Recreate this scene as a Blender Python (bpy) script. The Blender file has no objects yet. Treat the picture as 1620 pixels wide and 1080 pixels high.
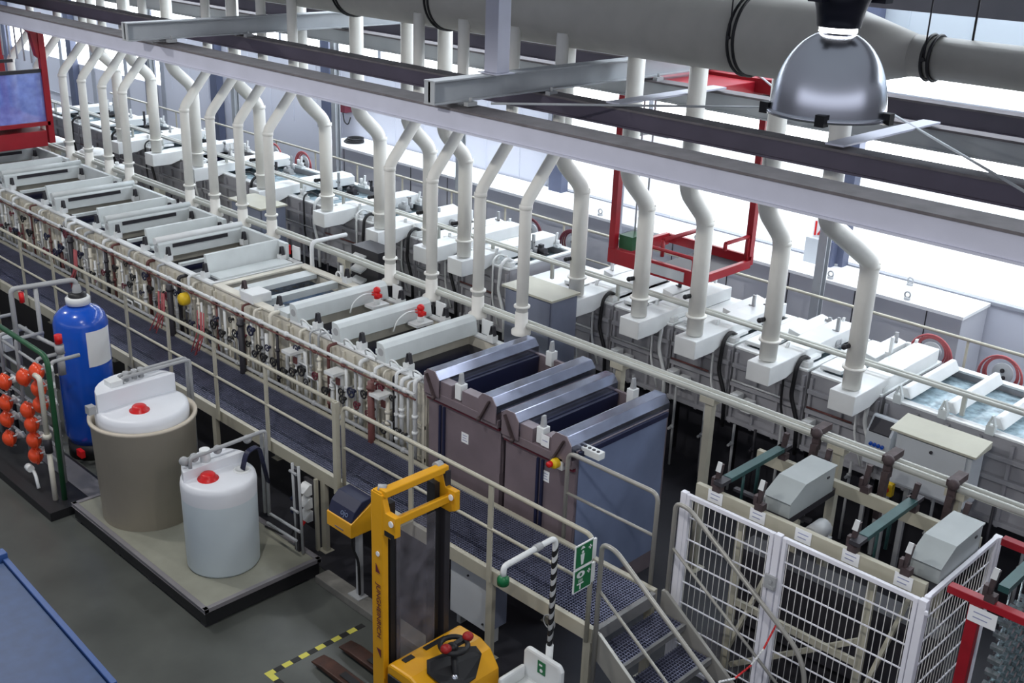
import bpy, bmesh, math, random
from mathutils import Vector, Matrix
PI = math.pi
sc = bpy.context.scene
COL = sc.collection
RNG = random.Random(7)

# ------------------------------------------------------------------ materials
def mat(name, col, rough=0.5, metal=0.0, var=0.06, scale=6.0, bump=0.0, bscale=60.0, spec=0.5, coat=0.0, alpha=1.0, trans=0.0, ior=1.45, dirt=None):
    m = bpy.data.materials.new(name); m.use_nodes = True
    nt = m.node_tree; b = nt.nodes['Principled BSDF']
    b.inputs['Roughness'].default_value = rough
    b.inputs['Metallic'].default_value = metal
    b.inputs['Specular IOR Level'].default_value = spec
    b.inputs['Coat Weight'].default_value = coat
    b.inputs['Alpha'].default_value = alpha
    b.inputs['Transmission Weight'].default_value = trans
    b.inputs['IOR'].default_value = ior
    tc = nt.nodes.new('ShaderNodeTexCoord')
    n = nt.nodes.new('ShaderNodeTexNoise'); n.inputs['Scale'].default_value = scale
    n.inputs['Detail'].default_value = 5.0
    nt.links.new(tc.outputs['Object'], n.inputs['Vector'])
    cr = nt.nodes.new('ShaderNodeValToRGB')
    lo = [max(0, c * (1 - var)) for c in col]; hi = [min(1, c * (1 + var)) for c in col]
    if dirt: lo = [c * (1 - dirt[1]) + d * dirt[1] for c, d in zip(col, dirt[0])]
    cr.color_ramp.elements[0].position = 0.3; cr.color_ramp.elements[1].position = 0.7
    cr.color_ramp.elements[0].color = (*lo, 1); cr.color_ramp.elements[1].color = (*hi, 1)
    nt.links.new(n.outputs['Fac'], cr.inputs['Fac'])
    nt.links.new(cr.outputs['Color'], b.inputs['Base Color'])
    if bump:
        n2 = nt.nodes.new('ShaderNodeTexNoise'); n2.inputs['Scale'].default_value = bscale
        nt.links.new(tc.outputs['Object'], n2.inputs['Vector'])
        bp = nt.nodes.new('ShaderNodeBump'); bp.inputs['Strength'].default_value = bump
        nt.links.new(n2.outputs['Fac'], bp.inputs['Height']); nt.links.new(bp.outputs['Normal'], b.inputs['Normal'])
    return m

def emit(name, col, s):
    m = bpy.data.materials.new(name); m.use_nodes = True
    nt = m.node_tree; nt.nodes.remove(nt.nodes['Principled BSDF'])
    e = nt.nodes.new('ShaderNodeEmission'); e.inputs['Strength'].default_value = s
    tc = nt.nodes.new('ShaderNodeTexCoord'); n = nt.nodes.new('ShaderNodeTexNoise'); n.inputs['Scale'].default_value = .35
    mx = nt.nodes.new('ShaderNodeMix'); mx.data_type = 'RGBA'
    mx.inputs[6].default_value = (*[c * .9 for c in col], 1); mx.inputs[7].default_value = (*col, 1)
    nt.links.new(tc.outputs['Object'], n.inputs['Vector']); nt.links.new(n.outputs['Fac'], mx.inputs[0])
    nt.links.new(mx.outputs[2], e.inputs['Color'])
    nt.links.new(e.outputs[0], nt.nodes['Material Output'].inputs['Surface'])
    return m

M = dict(
    floor=mat('epoxy floor', (.088, .094, .086), .32, 0, .22, 1.3, .03, 40),
    wall=mat('wall cladding', (.60, .62, .70), .6, 0, .04, .6),
    wallw=mat('white wall', (.82, .84, .88), .6, 0, .03, .6),
    plinth=mat('plinth panel grey', (.50, .51, .56), .55, 0, .04, .8),
    plinthtop=mat('plinth top white', (.86, .87, .88), .5, 0, .03, .8),
    steelcol=mat('blue grey column paint', (.085, .10, .16), .5, 0, .08, 2),
    roof=mat('roof sheet', (.30, .31, .34), .6, 0, .08, 1),
    roofpan=mat('light wall panel', (.40, .45, .50), .6, 0, .03, .7),
    win=emit('daylight pane', (.93, .97, 1.0), 7.0),
    frost=emit('frosted daylight pane', (.88, .94, 1.0), 1.7),
    roofglow=emit('added roof glow', (.85, .92, 1.0), 10.0),  # added unseen glow for bright far tank tops and lid reflections
    winfr=mat('window frame', (.35, .37, .42), .5),
    beam=mat('runway beam paint', (.50, .51, .60), .42, .0, .05, 2.5),
    beamtop=mat('dusty flange', (.13, .118, .125), .7, 0, .2, 5),
    beamdk=mat('dark purple beam', (.075, .064, .092), .45, 0, .12, 2),  # even dark grey-purple, used on two runway beams
    cross=mat('cross beam paint', (.36, .38, .40), .4, 0, .06, 3),
    duct=mat('duct plastic', (.44, .43, .39), .5, 0, .07, 2.5),
    pipe=mat('pipe plastic', (.76, .75, .70), .38, 0, .05, 3),
    black=mat('black rubber', (.012, .012, .014), .5),
    dkblue=mat('dark blue plastic', (.015, .018, .05), .4),
    cream=mat('tank plastic cream', (.66, .63, .54), .45, 0, .10, 4),
    white=mat('white plastic', (.72, .74, .74), .38, 0, .04, 4),
    hood=mat('hood plastic grey white', (.58, .62, .62), .35, 0, .07, 3),
    fartank=mat('far tank plastic', (.33, .33, .355), .45, 0, .09, 3),
    dark=mat('dark steel', (.035, .033, .04), .5, .2),
    brown=mat('brown coated steel', (.19, .152, .170), .36, .1, .14, 2.2, 0, 30, coat=.2),
    lid=mat('brushed lid sheet', (.20, .21, .27), .20, .85, .25, 3.5),
    sidesh=mat('blue grey side sheet', (.22, .27, .42), .35, .3, .15, 1.6),
    strap=mat('dark red strap', (.13, .02, .035), .5),
    liquid=mat('bath liquid dark', (.006, .007, .022), .04, 0, .3, 3, .25, 9),
    water=mat('bath water', (.05, .09, .16), .03, 0, .6, 8, .8, 12),
    farwater=mat('clear bath water', (.35, .45, .50), .03, 0, .5, 9, .8, 14),
    guide=mat('guide rail grey', (.46, .47, .43), .35, .15, .05, 3),
    rail=mat('handrail paint', (.44, .42, .34), .35, .1, .06, 4),
    rail2=mat('stair handrail paint', (.34, .33, .30), .35, .3, .06, 4),
    grate=mat('galvanised grating', (.15, .16, .235), .4, .5, .2, 3),
    tread=mat('tread nosing', (.22, .22, .22), .5, .3, .1, 5),
    under=mat('painted shade', (.020, .020, .026), .5),  # near-black standing in for shade under the tanks and walkway
    yellow=mat('yellow truck paint', (.74, .36, .012), .32, 0, .06, 3),
    orange=mat('orange shade paint', (.62, .25, .012), .32, 0, .06, 3),
    red=mat('red hoist paint', (.30, .009, .018), .38, 0, .1, 3),
    redplas=mat('red plastic', (.62, .012, .014), .35),
    orball=mat('orange red actuator', (.80, .075, .018), .32, 0, .06, 6),
    blue=mat('blue vessel', (.008, .085, .52), .22, 0, .05, 2, coat=.5),
    bluebox=mat('blue cover', (.026, .062, .16), .5, 0, .12, 9, .15, 120),
    bluerim=mat('blue rim', (.03, .08, .25), .45),
    green=mat('green frame', (.02, .095, .04), .4, 0, .15, 4),
    greensign=mat('green sign', (.006, .14, .045), .4),
    greenbar=mat('green flight bar', (.025, .075, .075), .45, .2, .15, 6),
    beige=mat('beige sump plastic', (.56, .50, .41), .45, 0, .04, 2),
    pe=mat('translucent white tank', (.74, .76, .80), .38, 0, .03, 2),
    peblue=mat('pale blue filled tank', (.62, .70, .74), .35, 0, .04, 2),
    pad=mat('pallet cream deck', (.27, .27, .22), .5, 0, .12, 3),
    padrim=mat('pallet rim grey', (.20, .19, .20), .5, 0, .1, 3),
    curb=mat('concrete curb', (.17, .165, .15), .7, 0, .2, 5),
    label=mat('paper label', (.80, .81, .82), .5, 0, .02),
    ink=mat('label ink', (.28, .30, .45), .6),
    chrome=mat('spun aluminium', (.62, .64, .70), .24, 1.0, .05, 3),
    lampblk=mat('lamp housing', (.010, .011, .022), .35),
    lampglow=emit('lamp glow', (.95, .97, 1), 12.0),
    clear=mat('clear curtain', (.22, .32, .95), .15, 0, .3, 6, alpha=.55),
    crclear=mat('clear guard sheet', (.7, .75, .9), .1, 0, .1, 6, alpha=.22),
    mastclear=mat('scratched clear guard', (.20, .19, .22), .25, 0, .5, 5, alpha=.28),
    cage=mat('white fence paint', (.78, .78, .84), .4, 0, .03, 4),
    wire=mat('fence wire', (.62, .61, .58), .4, 0, .04, 4),
    cab=mat('cabinet grey white', (.50, .53, .56), .45, 0, .04, 3),
    boxg=mat('drive box grey', (.34, .37, .37), .4, 0, .06, 4),
    purlin=mat('purlin grey', (.085, .085, .10), .5, 0, .08, 2),
    rackcream=mat('rack beam cream', (.40, .38, .30), .5, 0, .1, 4),
    dullred=mat('dull red plastic', (.32, .012, .012), .45),
    cabtop=mat('cabinet roof', (.46, .45, .37), .5, 0, .06, 3),
    cabdk=mat('grey cabinet', (.17, .19, .26), .45, 0, .08, 3),
    redpipe=mat('red brown pipe', (.14, .05, .045), .5, 0, .2, 5),
    galv=mat('galvanised parts', (.42, .50, .52), .25, .8, .3, 20),
    brownclamp=mat('rusty clamp', (.070, .050, .052), .6, .3, .3, 12),
    hose=mat('red hose', (.40, .09, .10), .5),
    grey=mat('grey pvc', (.36, .37, .38), .45),
    chainw=mat('chain white', (.75, .75, .75), .5),
    yel2=mat('signal yellow', (.75, .50, .02), .4),
    tapeb=mat('tape black', (.02, .02, .02), .5),
    tapey=mat('tape yellow', (.62, .58, .10), .5),
    forkred=mat('worn fork brown', (.055, .022, .014), .5, .2, .4, 8),
)

# ------------------------------------------------------------------ mesh builder
class MB:
    def __init__(s): s.v = []; s.f = []; s.mi = []; s.sm = []; s.cur = 0
    def add(s, vs, fs, smooth=False):
        o = len(s.v); s.v += [tuple(v) for v in vs]
        for f in fs:
            s.f.append([i + o for i in f]); s.mi.append(s.cur); s.sm.append(smooth)
        return s
    def box(s, x0, x1, y0, y1, z0, z1):
        x0, x1 = min(x0, x1), max(x0, x1); y0, y1 = min(y0, y1), max(y0, y1); z0, z1 = min(z0, z1), max(z0, z1)
        vs = [(x0,y0,z0),(x1,y0,z0),(x1,y1,z0),(x0,y1,z0),(x0,y0,z1),(x1,y0,z1),(x1,y1,z1),(x0,y1,z1)]
        return s.add(vs, [(0,3,2,1),(4,5,6,7),(0,1,5,4),(1,2,6,5),(2,3,7,6),(3,0,4,7)])
    def bar(s, p, q, w, h, up=(0, 0, 1)):
        p, q = Vector(p), Vector(q); d = (q - p).normalized(); up = Vector(up)
        if abs(d.dot(up)) > .99: up = Vector((0, 1, 0))
        sd = d.cross(up).normalized(); u = sd.cross(d)
        a, b = sd * (w / 2), u * (h / 2)
        vs = [p-a-b, p+a-b, p+a+b, p-a+b, q-a-b, q+a-b, q+a+b, q-a+b]
        return s.add(vs, [(0,3,2,1),(4,5,6,7),(0,1,5,4),(1,2,6,5),(2,3,7,6),(3,0,4,7)][:] and [(3,2,1,0),(4,5,6,7),(0,1,5,4),(1,2,6,5),(2,3,7,6),(3,0,4,7)])
    def prism(s, pts, ext):
        """closed polygon pts (3D) extruded along vector ext"""
        n = len(pts); e = Vector(ext); P = [Vector(p) for p in pts]
        nrm = Vector((0, 0, 0))
        for i in range(n): nrm += P[i].cross(P[(i + 1) % n])
        if nrm.dot(e) > 0: P = P[::-1]
        vs = P + [p + e for p in P]
        fs = [list(range(n)), list(range(2 * n - 1, n - 1, -1))]
        for i in range(n):
            j = (i + 1) % n; fs.append([j, i, n + i, n + j])
        return s.add(vs, fs)
    def tube(s, pts, r, n=10, caps=True, radii=None, closed=False):
        P = [Vector(p) for p in pts]; k = len(P)
        T = []
        for i in range(k):
            if closed: t = (P[(i + 1) % k] - P[i - 1])
            else: t = (P[min(i + 1, k - 1)] - P[max(i - 1, 0)])
            T.append(t.normalized())
        ref = Vector((0, 0, 1)) if abs(T[0].z) < .9 else Vector((1, 0, 0))
        u = T[0].cross(ref).normalized(); vs = []
        for i in range(k):
            u = (u - T[i] * u.dot(T[i])).normalized(); w = T[i].cross(u)
            ri = radii[i] if radii else r
            m = 1.0
            if 0 < i < k - 1:
                c = (P[i] - P[i-1]).normalized().dot((P[i+1] - P[i]).normalized()); m = 1.0
            for a in range(n):
                an = 2 * PI * a / n
                vs.append(P[i] + (u * math.cos(an) + w * math.sin(an)) * ri * m)
        fs = []
        for i in range(k if closed else k - 1):
            i2 = (i + 1) % k
            for a in range(n):
                b = (a + 1) % n
                fs.append((i*n+a, i*n+b, i2*n+b, i2*n+a))
        s.add(vs, fs, True)
        if caps and not closed:
            s.add(vs[:n], [list(range(n - 1, -1, -1))]); s.add(vs[-n:], [list(range(n))])
        return s
    def cyl(s, p, q, r, n=16, r2=None):
        return s.tube([p, q], r, n, True, [r, r if r2 is None else r2])
    def lathe(s, c, prof, n=32, axis='z'):
        vs = []
        for (r, z) in prof:
            for a in range(n):
                an = 2 * PI * a / n
                if axis == 'z': vs.append((c[0] + r*math.cos(an), c[1] + r*math.sin(an), c[2] + z))
                elif axis == 'x': vs.append((c[0] + z, c[1] + r*math.cos(an), c[2] + r*math.sin(an)))
                else: vs.append((c[0] + r*math.sin(an), c[1] + z, c[2] + r*math.cos(an)))
        fs = []
        for i in range(len(prof) - 1):
            for a in range(n):
                b = (a + 1) % n; fs.append((i*n+a, i*n+b, (i+1)*n+b, (i+1)*n+a))
        return s.add(vs, fs, True)
    def sphere(s, c, r, n=14, m=9, sc3=(1, 1, 1)):
        vs = []; fs = []
        for i in range(m + 1):
            t = PI * i / m
            for a in range(n):
                an = 2 * PI * a / n
                vs.append((c[0] + r*sc3[0]*math.sin(t)*math.cos(an), c[1] + r*sc3[1]*math.sin(t)*math.sin(an), c[2] - r*sc3[2]*math.cos(t)))
        for i in range(m):
            for a in range(n):
                b = (a + 1) % n; fs.append((i*n+a, i*n+b, (i+1)*n+b, (i+1)*n+a))
        return s.add(vs, fs, True)
    def torus(s, c, R, r, axis='y', n=28, m=8, tilt=None):
        pts = []
        for i in range(n):
            a = 2 * PI * i / n; x, y = R*math.cos(a), R*math.sin(a)
            pts.append((c[0]+x, c[1], c[2]+y) if axis == 'y' else ((c[0], c[1]+x, c[2]+y) if axis == 'x' else (c[0]+x, c[1]+y, c[2])))
        return s.tube(pts, r, m, False, closed=True)
    def build(s, name, mats, parent=None, bevel=0, origin=None):
        if not isinstance(mats, (list, tuple)): mats = [mats]
        if parent is not None: o0 = world(parent)
        elif origin is not None: o0 = Vector(origin)
        else:
            xs = [v[0] for v in s.v]; ys = [v[1] for v in s.v]; zs = [v[2] for v in s.v]
            o0 = Vector(((min(xs)+max(xs))/2, (min(ys)+max(ys))/2, min(zs)))
        me = bpy.data.meshes.new(name)
        me.from_pydata([(v[0]-o0.x, v[1]-o0.y, v[2]-o0.z) for v in s.v], [], s.f)
        for m_ in mats: me.materials.append(M[m_] if isinstance(m_, str) else m_)
        for p, i, sm in zip(me.polygons, s.mi, s.sm): p.material_index = i; p.use_smooth = sm
        bm = bmesh.new(); bm.from_mesh(me); bmesh.ops.remove_doubles(bm, verts=bm.verts, dist=1e-5)
        bmesh.ops.recalc_face_normals(bm, faces=bm.faces); bm.to_mesh(me); bm.free()
        o = bpy.data.objects.new(name, me); COL.objects.link(o)
        if parent is not None: o.parent = parent
        else: o.location = o0
        if bevel:
            b = o.modifiers.new('bevel', 'BEVEL'); b.width = bevel; b.segments = 2; b.limit_method = 'ANGLE'; b.angle_limit = .7
        return o

def world(o):
    v = Vector((0, 0, 0))
    while o is not None: v += o.location; o = o.parent
    return v
def tag(o, label, cat, group=None):
    o['label'] = label; o['category'] = cat
    if group: o['group'] = group
    return o
def thing(name, label, cat, loc, group=None):
    o = bpy.data.objects.new(name, None); COL.objects.link(o); o.location = loc; o.empty_display_size = .1
    return tag(o, label, cat, group)
def struct(name, mb, m, bevel=0):
    o = mb.build(name, m, None, bevel); o['kind'] = 'structure'; return o
def dup(root, loc, label):
    def cp(o, par):
        c = o.copy(); COL.objects.link(c); c.parent = par
        for ch in list(o.children): cp(ch, c)
        return c
    r = cp(root, None); r.location = loc; r['label'] = label
    return r
def fillet(pts, r, k=6):
    P = [Vector(p) for p in pts]; out = [P[0]]
    for i in range(1, len(P) - 1):
        a, b, c = P[i-1], P[i], P[i+1]
        d1, d2 = (a - b), (c - b); l = min(r, d1.length * .49, d2.length * .49)
        p, q = b + d1.normalized() * l, b + d2.normalized() * l
        for t in range(k + 1):
            u = t / k; out.append(p * (1-u)**2 + b * 2*u*(1-u) + q * u*u)
    out.append(P[-1]); return out
def text_mesh(name, body, size, m, parent, loc, rot, depth=.002):
    cu = bpy.data.curves.new(name, 'FONT'); cu.body = body; cu.size = size; cu.extrude = depth
    cu.align_x = 'CENTER'; cu.align_y = 'CENTER'
    t = bpy.data.objects.new(name + '_tmp', cu); COL.objects.link(t)
    dg = bpy.context.evaluated_depsgraph_get(); me = bpy.data.meshes.new_from_object(t.evaluated_get(dg))
    bpy.data.objects.remove(t)
    me.materials.clear(); me.materials.append(M[m])
    o = bpy.data.objects.new(name, me); COL.objects.link(o); o.parent = parent
    o.location = Vector(loc) - world(parent); o.rotation_euler = rot
    return o
ORD = ['first','second','third','fourth','fifth','sixth','seventh','eighth','ninth','tenth','eleventh','twelfth','thirteenth','fourteenth','fifteenth','sixteenth','seventeenth','eighteenth','nineteenth','twentieth']

# ------------------------------------------------------------------ setting
XL, XR = -48.0, 3.0
b = MB(); b.box(XL, XR, -6, 17.2, -.2, 0); struct('floor', b, 'floor')
b = MB(); b.box(XL - .3, XL, 4, 17.2, 0, 9.0); struct('wall_left', b, 'wall')
# far wall in panel strips around its windows
b = MB(); Yw = 16.7
b.box(XL, XR, Yw, Yw + .3, 0, 2.1)
b.box(-30.5, -15.2, Yw, Yw + .3, 2.1, 3.75)
b.box(XL, -30.5, Yw, Yw + .3, 3.3, 3.75)
b.box(XL, XR, Yw, Yw + .3, 4.55, 4.95)
x = -30
while x < -15.2: b.box(x - .01, x + .01, Yw - .012, Yw, 2.1, 3.75); x += 1.0
struct('wall_back', b, 'wall')
b = MB(); b.box(XL, XR, Yw, Yw + .3, 5.35, 9.0)
x = -46
while x < XR: b.box(x - .012, x + .012, Yw - .012, Yw, 5.35, 7.5); x += 1.0
struct('trim_1', b, 'roofpan')
def window(n, x0, x1, z0, z1, pane, step, barw=.06):
    f = MB(); f.box(x0, x1, Yw - .02, Yw + .1, z0, z0 + .05); f.box(x0, x1, Yw - .02, Yw + .1, z1 - .05, z1)
    k = max(1, round((x1 - x0) / step))
    for i in range(k + 1):
        xx = x0 + (x1 - x0) * i / k; f.box(xx - barw/2, xx + barw/2, Yw - .02, Yw + .1, z0, z1)
    o = struct('window_%d' % n, f, 'winfr')
    p = MB(); p.box(x0, x1, Yw + .12, Yw + .16, z0, z1); p.build('window_pane', pane, o)
window(1, XL, XR, 3.75, 4.55, 'win', 4.0, .10)
window(2, -15.2, XR, 2.1, 3.75, 'frost', 40, .05)
window(3, XL, -30.5, .9, 3.3, 'win', 2.2, .22)
window(4, XL, XR, 4.95, 5.35, 'win', 4.0, .10)
b = MB()
for xx in (-14.78, -22.35, -27.4, -8.55, -31, -36, -41): b.box(xx - .17, xx + .17, Yw - .22, Yw - .02, 0, 9)
struct('trim_2', b, 'steelcol')
# service plinth along the far wall
b = MB(); b.box(-21.4, -6.0, 15.75, 16.66, 0, 2.08); o = struct('trim_3', b, 'plinth')
t = MB(); t.box(-21.43, -5.97, 15.7, 16.66, 2.08, 2.13); t.build('plinth_top', 'plinthtop', o)
sm_ = MB()
x = -20.7
while x < -6: sm_.box(x - .008, x + .008, 15.742, 15.75, 0, 2.08); x += 1.18
sm_.build('panel_seams', 'dark', o)
# roof with an added glowing strip, out of view, brightening the far row
b = MB(); b.box(XL, XR, 7, 13.4, 8.9, 9.0); b.box(XL, XR, 16.2, 17.0, 8.9, 9.0); b.box(XL, XR, 13.4, 16.2, 9.0, 9.05)
o = struct('ceiling', b, 'roof')
p = MB(); p.box(XL, XR, 13.4, 16.2, 8.93, 8.96); p.build('added_roof_glow', 'roofglow', o)

# roof purlin and strut seen top right
b = MB(); b.box(-30, 2, 14.2, 14.45, 6.42, 6.72); tag(b.build('roof_purlin', 'purlin'), 'dark grey roof purlin at the very top above the narrow duct', 'beam')
b = MB(); b.bar((-4.62, 13.2, 6.95), (-3.45, 14.1, 6.38), .10, .10); tag(b.build('roof_strut', 'cross'), 'slanting grey roof strut at the top right corner', 'strut')

# ------------------------------------------------------------------ lighting
w = bpy.data.worlds.new('hall'); sc.world = w; w.use_nodes = True
wn = w.node_tree; bg = wn.nodes['Background']
tcw = wn.nodes.new('ShaderNodeTexCoord'); sx = wn.nodes.new('ShaderNodeSeparateXYZ'); rw = wn.nodes.new('ShaderNodeValToRGB')
wn.links.new(tcw.outputs['Generated'], sx.inputs[0]); wn.links.new(sx.outputs['Z'], rw.inputs['Fac'])
e_ = rw.color_ramp.elements; e_[0].position = 0.0; e_[0].color = (.30, .31, .36, 1); e_[1].position = .75; e_[1].color = (.80, .88, 1.0, 1)
e2 = e_.new(.18); e2.color = (.66, .69, .80, 1)
bz = wn.nodes.new('ShaderNodeMapRange'); bz.interpolation_type = 'SMOOTHSTEP'; bz.inputs['From Min'].default_value = .02; bz.inputs['From Max'].default_value = .09
bz2 = wn.nodes.new('ShaderNodeMapRange'); bz2.interpolation_type = 'SMOOTHSTEP'; bz2.inputs['From Min'].default_value = .30; bz2.inputs['From Max'].default_value = .22
ba = wn.nodes.new('ShaderNodeMapRange'); ba.interpolation_type = 'SMOOTHSTEP'; ba.inputs['From Min'].default_value = .15; ba.inputs['From Max'].default_value = .55
wn.links.new(sx.outputs['Z'], bz.inputs['Value']); wn.links.new(sx.outputs['Z'], bz2.inputs['Value'])
dp = wn.nodes.new('ShaderNodeVectorMath'); dp.operation = 'DOT_PRODUCT'; dp.inputs[1].default_value = (.55, -.83, 0)
wn.links.new(tcw.outputs['Generated'], dp.inputs[0]); wn.links.new(dp.outputs['Value'], ba.inputs['Value'])
m1 = wn.nodes.new('ShaderNodeMath'); m1.operation = 'MULTIPLY'; m2 = wn.nodes.new('ShaderNodeMath'); m2.operation = 'MULTIPLY'; m3 = wn.nodes.new('ShaderNodeMath'); m3.operation = 'MULTIPLY_ADD'
wn.links.new(bz.outputs[0], m1.inputs[0]); wn.links.new(bz2.outputs[0], m1.inputs[1]); wn.links.new(m1.outputs[0], m2.inputs[0]); wn.links.new(ba.outputs[0], m2.inputs[1])
wn.links.new(m2.outputs[0], m3.inputs[0]); m3.inputs[1].default_value = 1.45; m3.inputs[2].default_value = .33
wn.links.new(m3.outputs[0], bg.inputs[1])
wn.links.new(rw.outputs['Color'], bg.inputs[0])

# ------------------------------------------------------------------ runway beams
def runway(y0, y1, z0, z1, m, label, x0=-44, x1=2.0):
    r = thing('runway_beam', label, 'beam', ((x0+x1)/2, (y0+y1)/2, z0), 'hoist runway beams')
    g = MB(); g.box(x0, x1, y0 + .03, y0 + .05, z0 + .02, z1 - .03); g.box(x0, x1, y0 + .05, y1, z0 + .02, z1 - .025)
    g.build('web', m, r)
    g = MB(); g.box(x0, x1, y0, y1 + .03, z0, z0 + .022); g.build('lower_flange', m, r)
    g = MB(); g.box(x0, x1, y0, y1 + .03, z1 - .025, z1)
    g.build('upper_flange', 'beamtop', r)
    return r
runway(8.5, 8.86, 5.15, 5.40, 'beam', 'long pale grey runway beam nearest the camera, above the near tanks')
runway(9.98, 10.2, 5.21, 5.43, 'beamdk', 'dark purple runway beam just behind the pale front beam')
runway(12.0, 12.22, 5.17, 5.42, 'cross', 'grey runway beam behind the vertical pipes, on the camera side of the red hoist')
runway(13.6, 13.84, 5.17, 5.42, 'beamdk', 'dark runway beam farthest back, in front of the window strips')
def crossbeam(x, y0, y1, label):
    r = thing('cross_beam', label, 'beam', (x, (y0+y1)/2, 5.42), 'beams laid across the runway beams')
    g = MB(); g.box(x - .02, x + .02, y0, y1, 5.47, 5.71); g.box(x - .09, x + .09, y0, y1, 5.46, 5.48); g.box(x - .09, x + .09, y0, y1, 5.70, 5.72)
    g.box(x - .085, x + .085, y0, y0 + .015, 5.48, 5.71)
    g.build('girder', 'cross', r, .004)
    for yy in (8.71, 10.04, 12.11, 13.72):
        c = MB()
        for dx in (-.14, .14): c.box(x + dx - .035, x + dx + .035, yy - .07, yy + .07, 5.42, 5.465); c.cyl((x+dx, yy, 5.465), (x+dx, yy, 5.51), .018, 8)
        c.build('clamp', 'grey', r)
    return r
crossbeam(-9.27, 8.22, 14.0, 'grey cross beam lying on the runway beams under the vertical hanger post')
crossbeam(-15.70, 8.05, 14.0, 'grey cross beam lying on the runway beams at the upper left')
g = MB(); g.box(-9.36, -9.15, 9.13, 9.33, 5.735, 8.89); g.box(-9.42, -9.10, 9.08, 9.38, 5.72, 5.735)
tag(g.build('hanger_post', 'beam', None, .01), 'pale vertical hanger post rising from a cross beam at the top centre', 'post')
for i, (x, y0, y1, l) in enumerate(((-8.15, 10.0, 12.1, 'short pale tie plate between two runway beams right of the hanger post'), (-5.35, 10.0, 12.1, 'short pale tie plate between runway beams below the dome lamp'))):
    g = MB(); g.box(x - .10, x + .10, y0, y1, 5.455, 5.475); tag(g.build('tie_plate', 'beam'), l, 'plate', 'tie plates between the runway beams')
for p, q, l in (((-8.9, 8.8, 5.47), (-6.3, 12.05, 5.47), 'thin diagonal bracing rod starting beside the hanger post'),
                ((-8.6, 13.6, 5.47), (-7.2, 12.1, 5.47), 'thin diagonal bracing rod in front of the red girder'),
                ((-5.8, 12.1, 5.47), (-2.5, 8.7, 5.47), 'thin diagonal bracing rod at the right below the dome lamp')):
    g = MB(); g.cyl(p, q, .014, 8); tag(g.build('bracing_rod', 'cross'), l, 'rod', 'bracing rods')
# columns behind the far row
for i, x in enumerate((-7.95, -11.96, -15.96, -19.96, -23.96, -27.96)):
    g = MB(); g.box(x - .07, x + .07, 14.92, 14.94, .02, 5.17); g.box(x - .07, x + .07, 15.04, 15.06, .02, 5.17); g.box(x - .01, x + .01, 14.94, 15.04, .02, 5.17)
    g.box(x - .15, x + .15, 14.85, 15.13, 0, .02)
    if i: g.box(x - .06, x + .06, 13.7, 15.06, 5.0, 5.16)
    else: g.box(x - .06, x + .06, 13.7, 15.06, 5.0, 5.16)
    tag(g.build('steel_column', 'cross'), 'slim grey steel column behind the far handrail, %s from the right' % ORD[i], 'column', 'slim columns behind the far tank row')

# ------------------------------------------------------------------ ducts and exhaust pipes
r = thing('ventilation_duct', 'huge grey beige round ventilation duct running along the top of the hall', 'duct', (-14, 11, 5.8))
DY, DZ = 11.0, 6.27
g = MB(); g.tube([(-40, DY, DZ), (-5.95, DY, DZ)], .425, 40); g.build('main_duct', 'duct', r)
g = MB(); g.tube([(-5.95, DY, DZ), (-5.15, DY, DZ)], .4, 40, True, [.425, .205]); g.build('reducer', 'duct', r)
g = MB(); g.tube([(-5.15, DY, DZ), (2, DY, DZ)], .205, 32); g.build('narrow_duct', 'duct', r)
for x, rr in ((-7.05, .43), (-12.0, .43), (-14.1, .43), (-4.95, .21)):
    g = MB()
    for dx in (-.035, .035): g.torus((x + dx, DY, DZ), rr + .008, .017, 'x', 40, 6)
    g.cyl((x, DY - rr - .02, DZ), (x + .001, DY - rr - .05, DZ), .02, 8)
    g.build('pipe_clamp', 'black', r)
g = MB()
g.tube([(-9.75, DY, DZ - .12), (-9.75, DY + 1.1, DZ - .14)], .24, 24); g.build('branch', 'duct', r)
for x, rr in ((-7.05, .43), (-4.95, .21), (-12.0, .43)):
    g = MB(); g.cyl((x, DY - rr - .02, DZ), (x, DY - rr - .02, 8.89), .008, 6); g.build('hanger_rod', 'dark', r)
for x in (-4.6, -4.1):
    g = MB(); g.cyl((x, DY, DZ + .2), (x, DY, 8.89), .012, 6); g.build('hanger_rod', 'dark', r)

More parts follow.
